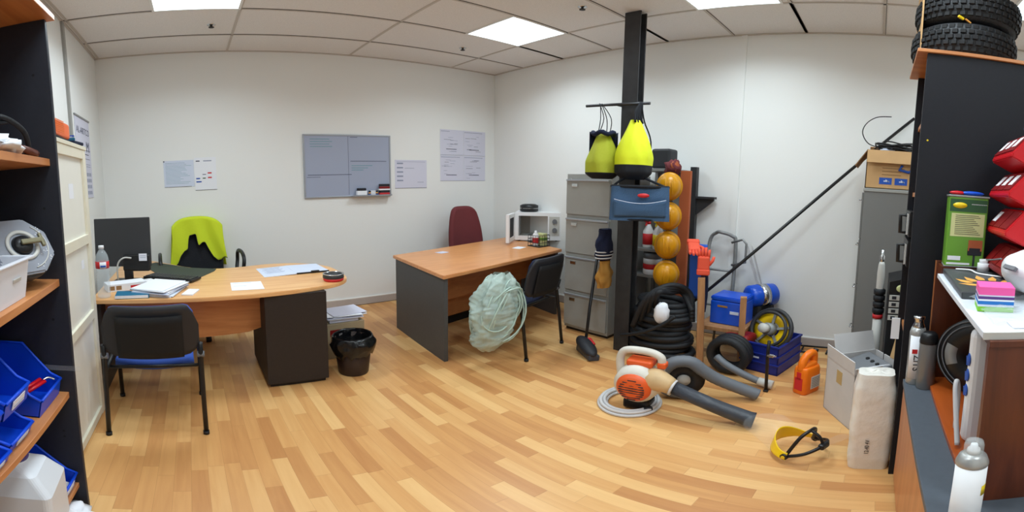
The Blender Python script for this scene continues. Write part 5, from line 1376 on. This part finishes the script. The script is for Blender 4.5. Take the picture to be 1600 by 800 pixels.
# drawer tower, grease gun
t = thing('drawer_tower', 'black storage tower with white and yellow labelled drawers by the bookcase', 'drawer tower', (2.62, -.228, 0))
mb('black_plastic').bx(-.15, .15, -.17, .13, 0, .82, .004).use('black_plastic').prism([(.13, 0), (.13, .08), (-.17, .17), (-.17, 0)], -.15, .15, mtx=TR(0, 0, .82) @ Matrix(((0, 0, 1, 0), (1, 0, 0, 0), (0, 1, 0, 0), (0, 0, 0, 1)))).build('tower_body', None, t)
for k in range(4):
    z = .645 + k * .045; d = mb('light_grey_plastic').bx(-.156, -.15, .005, .125, z, z + .035, .002).build('drawer', None, t)
    b = mb(('label_red', 'logo_yellow', 'ink_black', 'logo_yellow')[k]).bx(-.1575, -.156, .01, .05, z + .008, z + .028).use('ink_black').bx(-.1575, -.156, .085, .11, z + .008, z + .028); b.build('label_card', None, d)
b = mb('tin_cream').ball((0, 0, 0), (.006, .03, .025), 12); o = b.build('badge', None, t); o.location = (-.152, .06, .86)
t = thing('grease_gun', 'upright grease gun with black grip and chrome tip beside the grey cabinet', 'grease gun', (2.64, -.048, 0))
mb('light_grey_plastic').lathe([(0, 0), (.028, 0), (.028, .62), (0, .62)], n=20).build('barrel', None, t)
b = mb('label_red').lathe([(.0285, .60), (.032, .60), (.032, .63), (.0285, .63)], n=20); b.build('red_ring', None, t)
b = mb('black_rubber')
for k in range(4): b.lathe([(.024, .635 + .045 * k), (.036, .64 + .045 * k), (.037, .67 + .045 * k), (.024, .678 + .045 * k)], n=20)
b.build('grip', None, t)
b = mb('light_grey_plastic').lathe([(.024, .81), (.024, .92), (.02, .98), (.014, 1.0), (0, 1.0)], n=20); b.build('tube', None, t)
b = mb('chrome').lathe([(.014, 1.0), (.016, 1.01), (.016, 1.04), (.008, 1.05), (.008, 1.08), (0, 1.08)], n=16); b.build('tip', None, t)
tag(mb('paper').box((1.86, -.115, .80), (.004, .036, .11), rot=(0, 0, R(-4))).build('paper_slip'), 'white paper slip tucked against the bookcase front', 'paper')

# ------------------------------------------------ on the floor at the right
t = thing('plastic_jug', 'orange plastic jug with red spout label standing by the white carton', 'jug', (2.59, .35, 0), rz=R(-30))
def jugring(z, w, d, r): return [(p[0], p[1], z) for p in rrect(w, d, r, 4)]
b = mb('orange_plastic'); V = []
for (z, w, d, cx) in ((0, .145, .095, 0), (.008, .155, .105, 0), (.18, .155, .105, 0), (.20, .148, .10, 0), (.215, .14, .09, 0)):
    V.append([b.bm.verts.new((p[0] + cx, p[1], z)) for p in rrect(w, d, .025, 4)])
for A, B in zip(V, V[1:]):
    for j in range(len(A)): f = b.bm.faces.new((A[j], A[(j + 1) % len(A)], B[(j + 1) % len(A)], B[j])); f.smooth = True
b.bm.faces.new(V[0][::-1]); b.bm.faces.new(V[-1]); b._mark(0)
b.prism([(-.07, .21), (.07, .21), (.07, .29), (.045, .315), (.0, .315), (-.04, .285)], -.038, .038, mtx=RX(R(90)) if False else Matrix(((1, 0, 0, 0), (0, 0, 1, 0), (0, 1, 0, 0), (0, 0, 0, 1))), bev=.0) if False else None
# handle: bar over an opening
b.tube(smooth_path([(-.055, 0, .195), (-.052, 0, .245), (-.022, 0, .290), (.025, 0, .306), (.05, 0, .29), (.053, 0, .245), (.053, 0, .195)], 6), .027, 14)
b.box((0, 0, .218), (.13, .07, .05), rot=(0, R(-8), 0), bev=.022, seg=3)
b.build('jug_body', None, t)
mb('black_plastic').cyl((.058, 0, .285), (.075, 0, .325), .017, n=16).build('cap', None, t)
b = mb('label_red').box((-.0775, 0, .085), (.003, .06, .10), bev=.001).box((-.0775, 0, .15), (.003, .035, .06), bev=.001); b.build('red_label', None, t)
b = mb('light_grey_plastic').box((.02, -.0535, .09), (.085, .003, .10)); b.use('ink')
for k in range(6): b.box((.02, -.0552, .055 + k * .014), (.07, .001, .003))
b.build('info_label', None, t)
t = thing('carton', 'open white carton with flaps up holding grey equipment on the floor', 'box', (2.335, -.005, 0), rz=R(32.3))
# local: front face -x... built from its own corners; x along the A-B edge direction, y away
L, W, Hh = .315, .32, .40
b = mb('box_white')
b.bx(-L / 2, L / 2, -W / 2, W / 2, 0, .006).bx(-L / 2, -L / 2 + .006, -W / 2, W / 2, 0, Hh).bx(L / 2 - .006, L / 2, -W / 2, W / 2, 0, Hh).bx(-L / 2, L / 2, -W / 2, -W / 2 + .006, 0, Hh).bx(-L / 2, L / 2, W / 2 - .006, W / 2, 0, Hh)
b.build('box_body', None, t)
mb('box_white').box((0, W / 2 + .002, Hh + .04), (L - .004, .005, .085), rot=(R(-3), 0, 0)).build('flap', None, t)
mb('paper').prism([(.0, 0), (.155, 0), (.15, .04), (.12, .055), (.11, .10), (.03, .115), (.02, .05)], 0, .005, mtx=TR(-L / 2, 0, Hh + .035) @ RZ(R(90)) @ RX(R(28))).build('flap', None, t)
mb('box_white').bx(-L / 2, -L / 2 + .006, 0.0, W / 2, Hh - .01, Hh + .036).build('flap', None, t)
mb('box_white').box((L / 2 + .02, -.02, Hh + .06), (.005, W - .06, .14), rot=(0, R(18), 0)).build('flap', None, t)
mb('cardboard').box((-.06, -W / 2 - .01, Hh + .075), (.12, .006, .15), rot=(R(12), 0, 0)).build('flap', None, t)
b = mb('tape_tan').box((.0, W / 2 + .001, Hh - .09), (.06, .001, .09)).box((-L / 2 - .001, .02, Hh - .1), (.001, .055, .08)); b.build('tape', None, t)
b = mb('ink_black').box((-L / 2 - .0006, -.07, .33), (.001, .035, .012), rot=(.3, 0, 0)).box((-L / 2 - .0006, .05, .08), (.001, .06, .006)); b.build('print', None, t)
t = thing('control_unit', 'grey control unit with black sockets packed inside the open carton', 'equipment', (2.345, -.005, .27), rot=(R(-14), 0, R(32.3)))
mb('grey_plastic').bx(-.12, .12, -.12, .12, -.12, .11, .008).build('housing', None, t)
b = mb('black_plastic')
for k in range(3): b.cyl((-.06 + .05 * k, -.06, .11), (-.06 + .05 * k, -.06, .116), .012, n=14)
b.cyl((.04, .03, .11), (.04, .03, .116), .012, n=14); b.build('sockets', None, t)
# white sack
t = thing('white_sack', 'tall white wrapped sack standing in front of the carton', 'sack', (1.79, -.052, 0), rz=R(3))
def sk(u, v):
    pts = rrect(.115, .175, .035, 6); n_ = len(pts); x = u * n_; i = int(x) % n_; f = x - int(x); p = Vector(pts[i]).lerp(Vector(pts[(i + 1) % n_]), f)
    k = 1 - .14 * max(0, (v - .86) / .14) - .05 * (1 - v) * (1 - min(1, v * 8)) ; nz = noise.noise(Vector((p.x * 14, p.y * 14, v * 5))); n2 = noise.noise(Vector((p.x * 40, p.y * 40, v * 22)))
    bul = 1 + .05 * sin(PI * min(1, v * 1.1)) + .05 * nz + .02 * n2
    return Vector((p.x * k * bul, p.y * k * bul, .59 * v + .006 * nz))
b = mb('sack').grid(sk, 56, 40); b.lathe([(0, 0), (.05, 0.0)], n=20); 
b.grid(lambda u, v: sk(u, 1.0) * (1 - v) + Vector((0, 0, .598 + .012 * noise.noise(Vector((u * 9, v * 3, 0))))) * v, 56, 8); b.build('sack_body', None, t)
b = mb('ink_black'); add_text(b, '12-40 4V', .026, frame((-.0662, .015, .165), (0, 0, 1), (0, 1, 0))); b.build('printed_text', None, t)
# face shield
t = thing('face_shield', 'yellow face shield with black head strap lying on the floor', 'face shield', (1.825, .245, 0), rz=R(65))
b = mb('yellow_plastic'); 
def brow(u, v):
    a = R(-95) + R(190) * u; r = .115 + .018 * v; return Vector((r * cos(a), r * sin(a) * .95, .035 + .10 * (1 - v) * (.4 + .6 * cos(a) ** 2 if cos(a) > 0 else .4) + .0))
b.grid(brow, 32, 8, thick=.004); b.build('brow_guard', None, t)
b = mb('black_plastic')
b.tube(smooth_path([(-.01, .108, .05), (-.08, .085, .09), (-.115, 0, .115), (-.08, -.085, .09), (-.01, -.108, .05)], 6), .0095, 8)
b.tube(smooth_path([(.0, .10, .06), (-.03, .06, .16), (-.045, 0, .19), (-.03, -.06, .16), (.0, -.10, .06)], 6), .0095, 8)
b.tube(smooth_path([(-.115, 0, .115), (-.09, .0, .165), (-.045, 0, .19)], 5), .008, 8).box((-.115, 0, .115), (.03, .06, .035), bev=.01)
b.build('head_strap', None, t)
b = mb('black_plastic').cyl((.0, .108, .05), (.0, .128, .05), .018, n=16).cyl((.0, -.128, .05), (.0, -.108, .05), .018, n=16); b.use('yellow_plastic').cyl((.0, .127, .05), (.0, .132, .05), .010, n=12).cyl((.0, -.132, .05), (.0, -.127, .05), .010, n=12); b.build('knob', None, t)
b = mb('film_thin').grid(lambda u, v: (( .133 + .0 * v) * cos(R(-80) + R(160) * u) + .17 * v, .128 * sin(R(-80) + R(160) * u), .045 + .14 * v * (1 - .2 * v) - .03 * v), 26, 10); b.build('visor', None, t)
def filmf(u, v):
    return (1.93 + .10 * u + .04 * v, .13 - .10 * u + .04 * v, .004 + .012 * abs(noise.noise(Vector((u * 8, v * 5, 1)))))
tag(mb('film_thin').grid(filmf, 18, 8).build('plastic_wrap'), 'scrap of clear plastic wrap on the floor before the white carton', 'plastic wrap')
b = mb('black_plastic').tube([(3.37, .56, .035), (3.40, -.02, .035)], .009, 8)
for y in (.50, .30, .06): b.tube([(3.37 + .03 * (.56 - y) / .58, y, .035), (3.29, y + .01, .012)], .008, 8)
b.tube([(3.29, .56, .012), (3.29, .42, .012)], .009, 8)
tag(b.build('metal_bar'), 'thin dark metal bar with prongs lying along the right wall skirting', 'bar')
tag(mb('cardboard').bx(1.905, 1.965, -.185, -.125 + .02, 0, .22, .003).build('cardboard_piece'), 'small piece of cardboard standing on the floor behind the white sack', 'cardboard')
# ceiling sprinkler heads
for i, (x, y, lb) in enumerate(((.24, 3.42, 'small dark ceiling sprinkler above the curved desk'), (2.474, 3.453, 'small dark ceiling sprinkler above the second desk'), (2.414, 1.985, 'small dark ceiling sprinkler nearest the steel column'))):
    t = thing('ceiling_sprinkler', lb, 'sprinkler', (x, y, H + .011), 0, 'ceiling sprinklers')
    mb('chrome').lathe([(0, 0), (.035, 0), (.033, -.008), (.015, -.012), (0, -.012)], n=24).build('flange', None, t)
    mb('steel_dark').lathe([(0, -.012), (.01, -.012), (.01, -.028), (.022, -.03), (.022, -.034), (0, -.034)], n=20).build('head', None, t)

# short labels for parts that look different from the rest of their thing
PART_LABELS = {'intake_guard': 'orange slotted intake guard', 'blower_pipe': 'long dark pipe', 'outlet_duct': 'tan outlet duct', 'yellow_core': 'yellow core of the reel', 'red_label': 'red label', 'badge': 'small coloured badge',
               'dark_base': 'black base of the bag', 'dome': 'silver shoulder dome', 'band': 'silver band', 'door_window': 'dark door window', 'front_plate': 'clear front plate', 'lever': 'olive metal lever', 'red_ring': 'red ring'}
for o in bpy.data.objects:
    if o.parent and o.type == 'MESH':
        k = o.name.split('.')[0]
        if k in PART_LABELS: o['label'] = PART_LABELS[k]
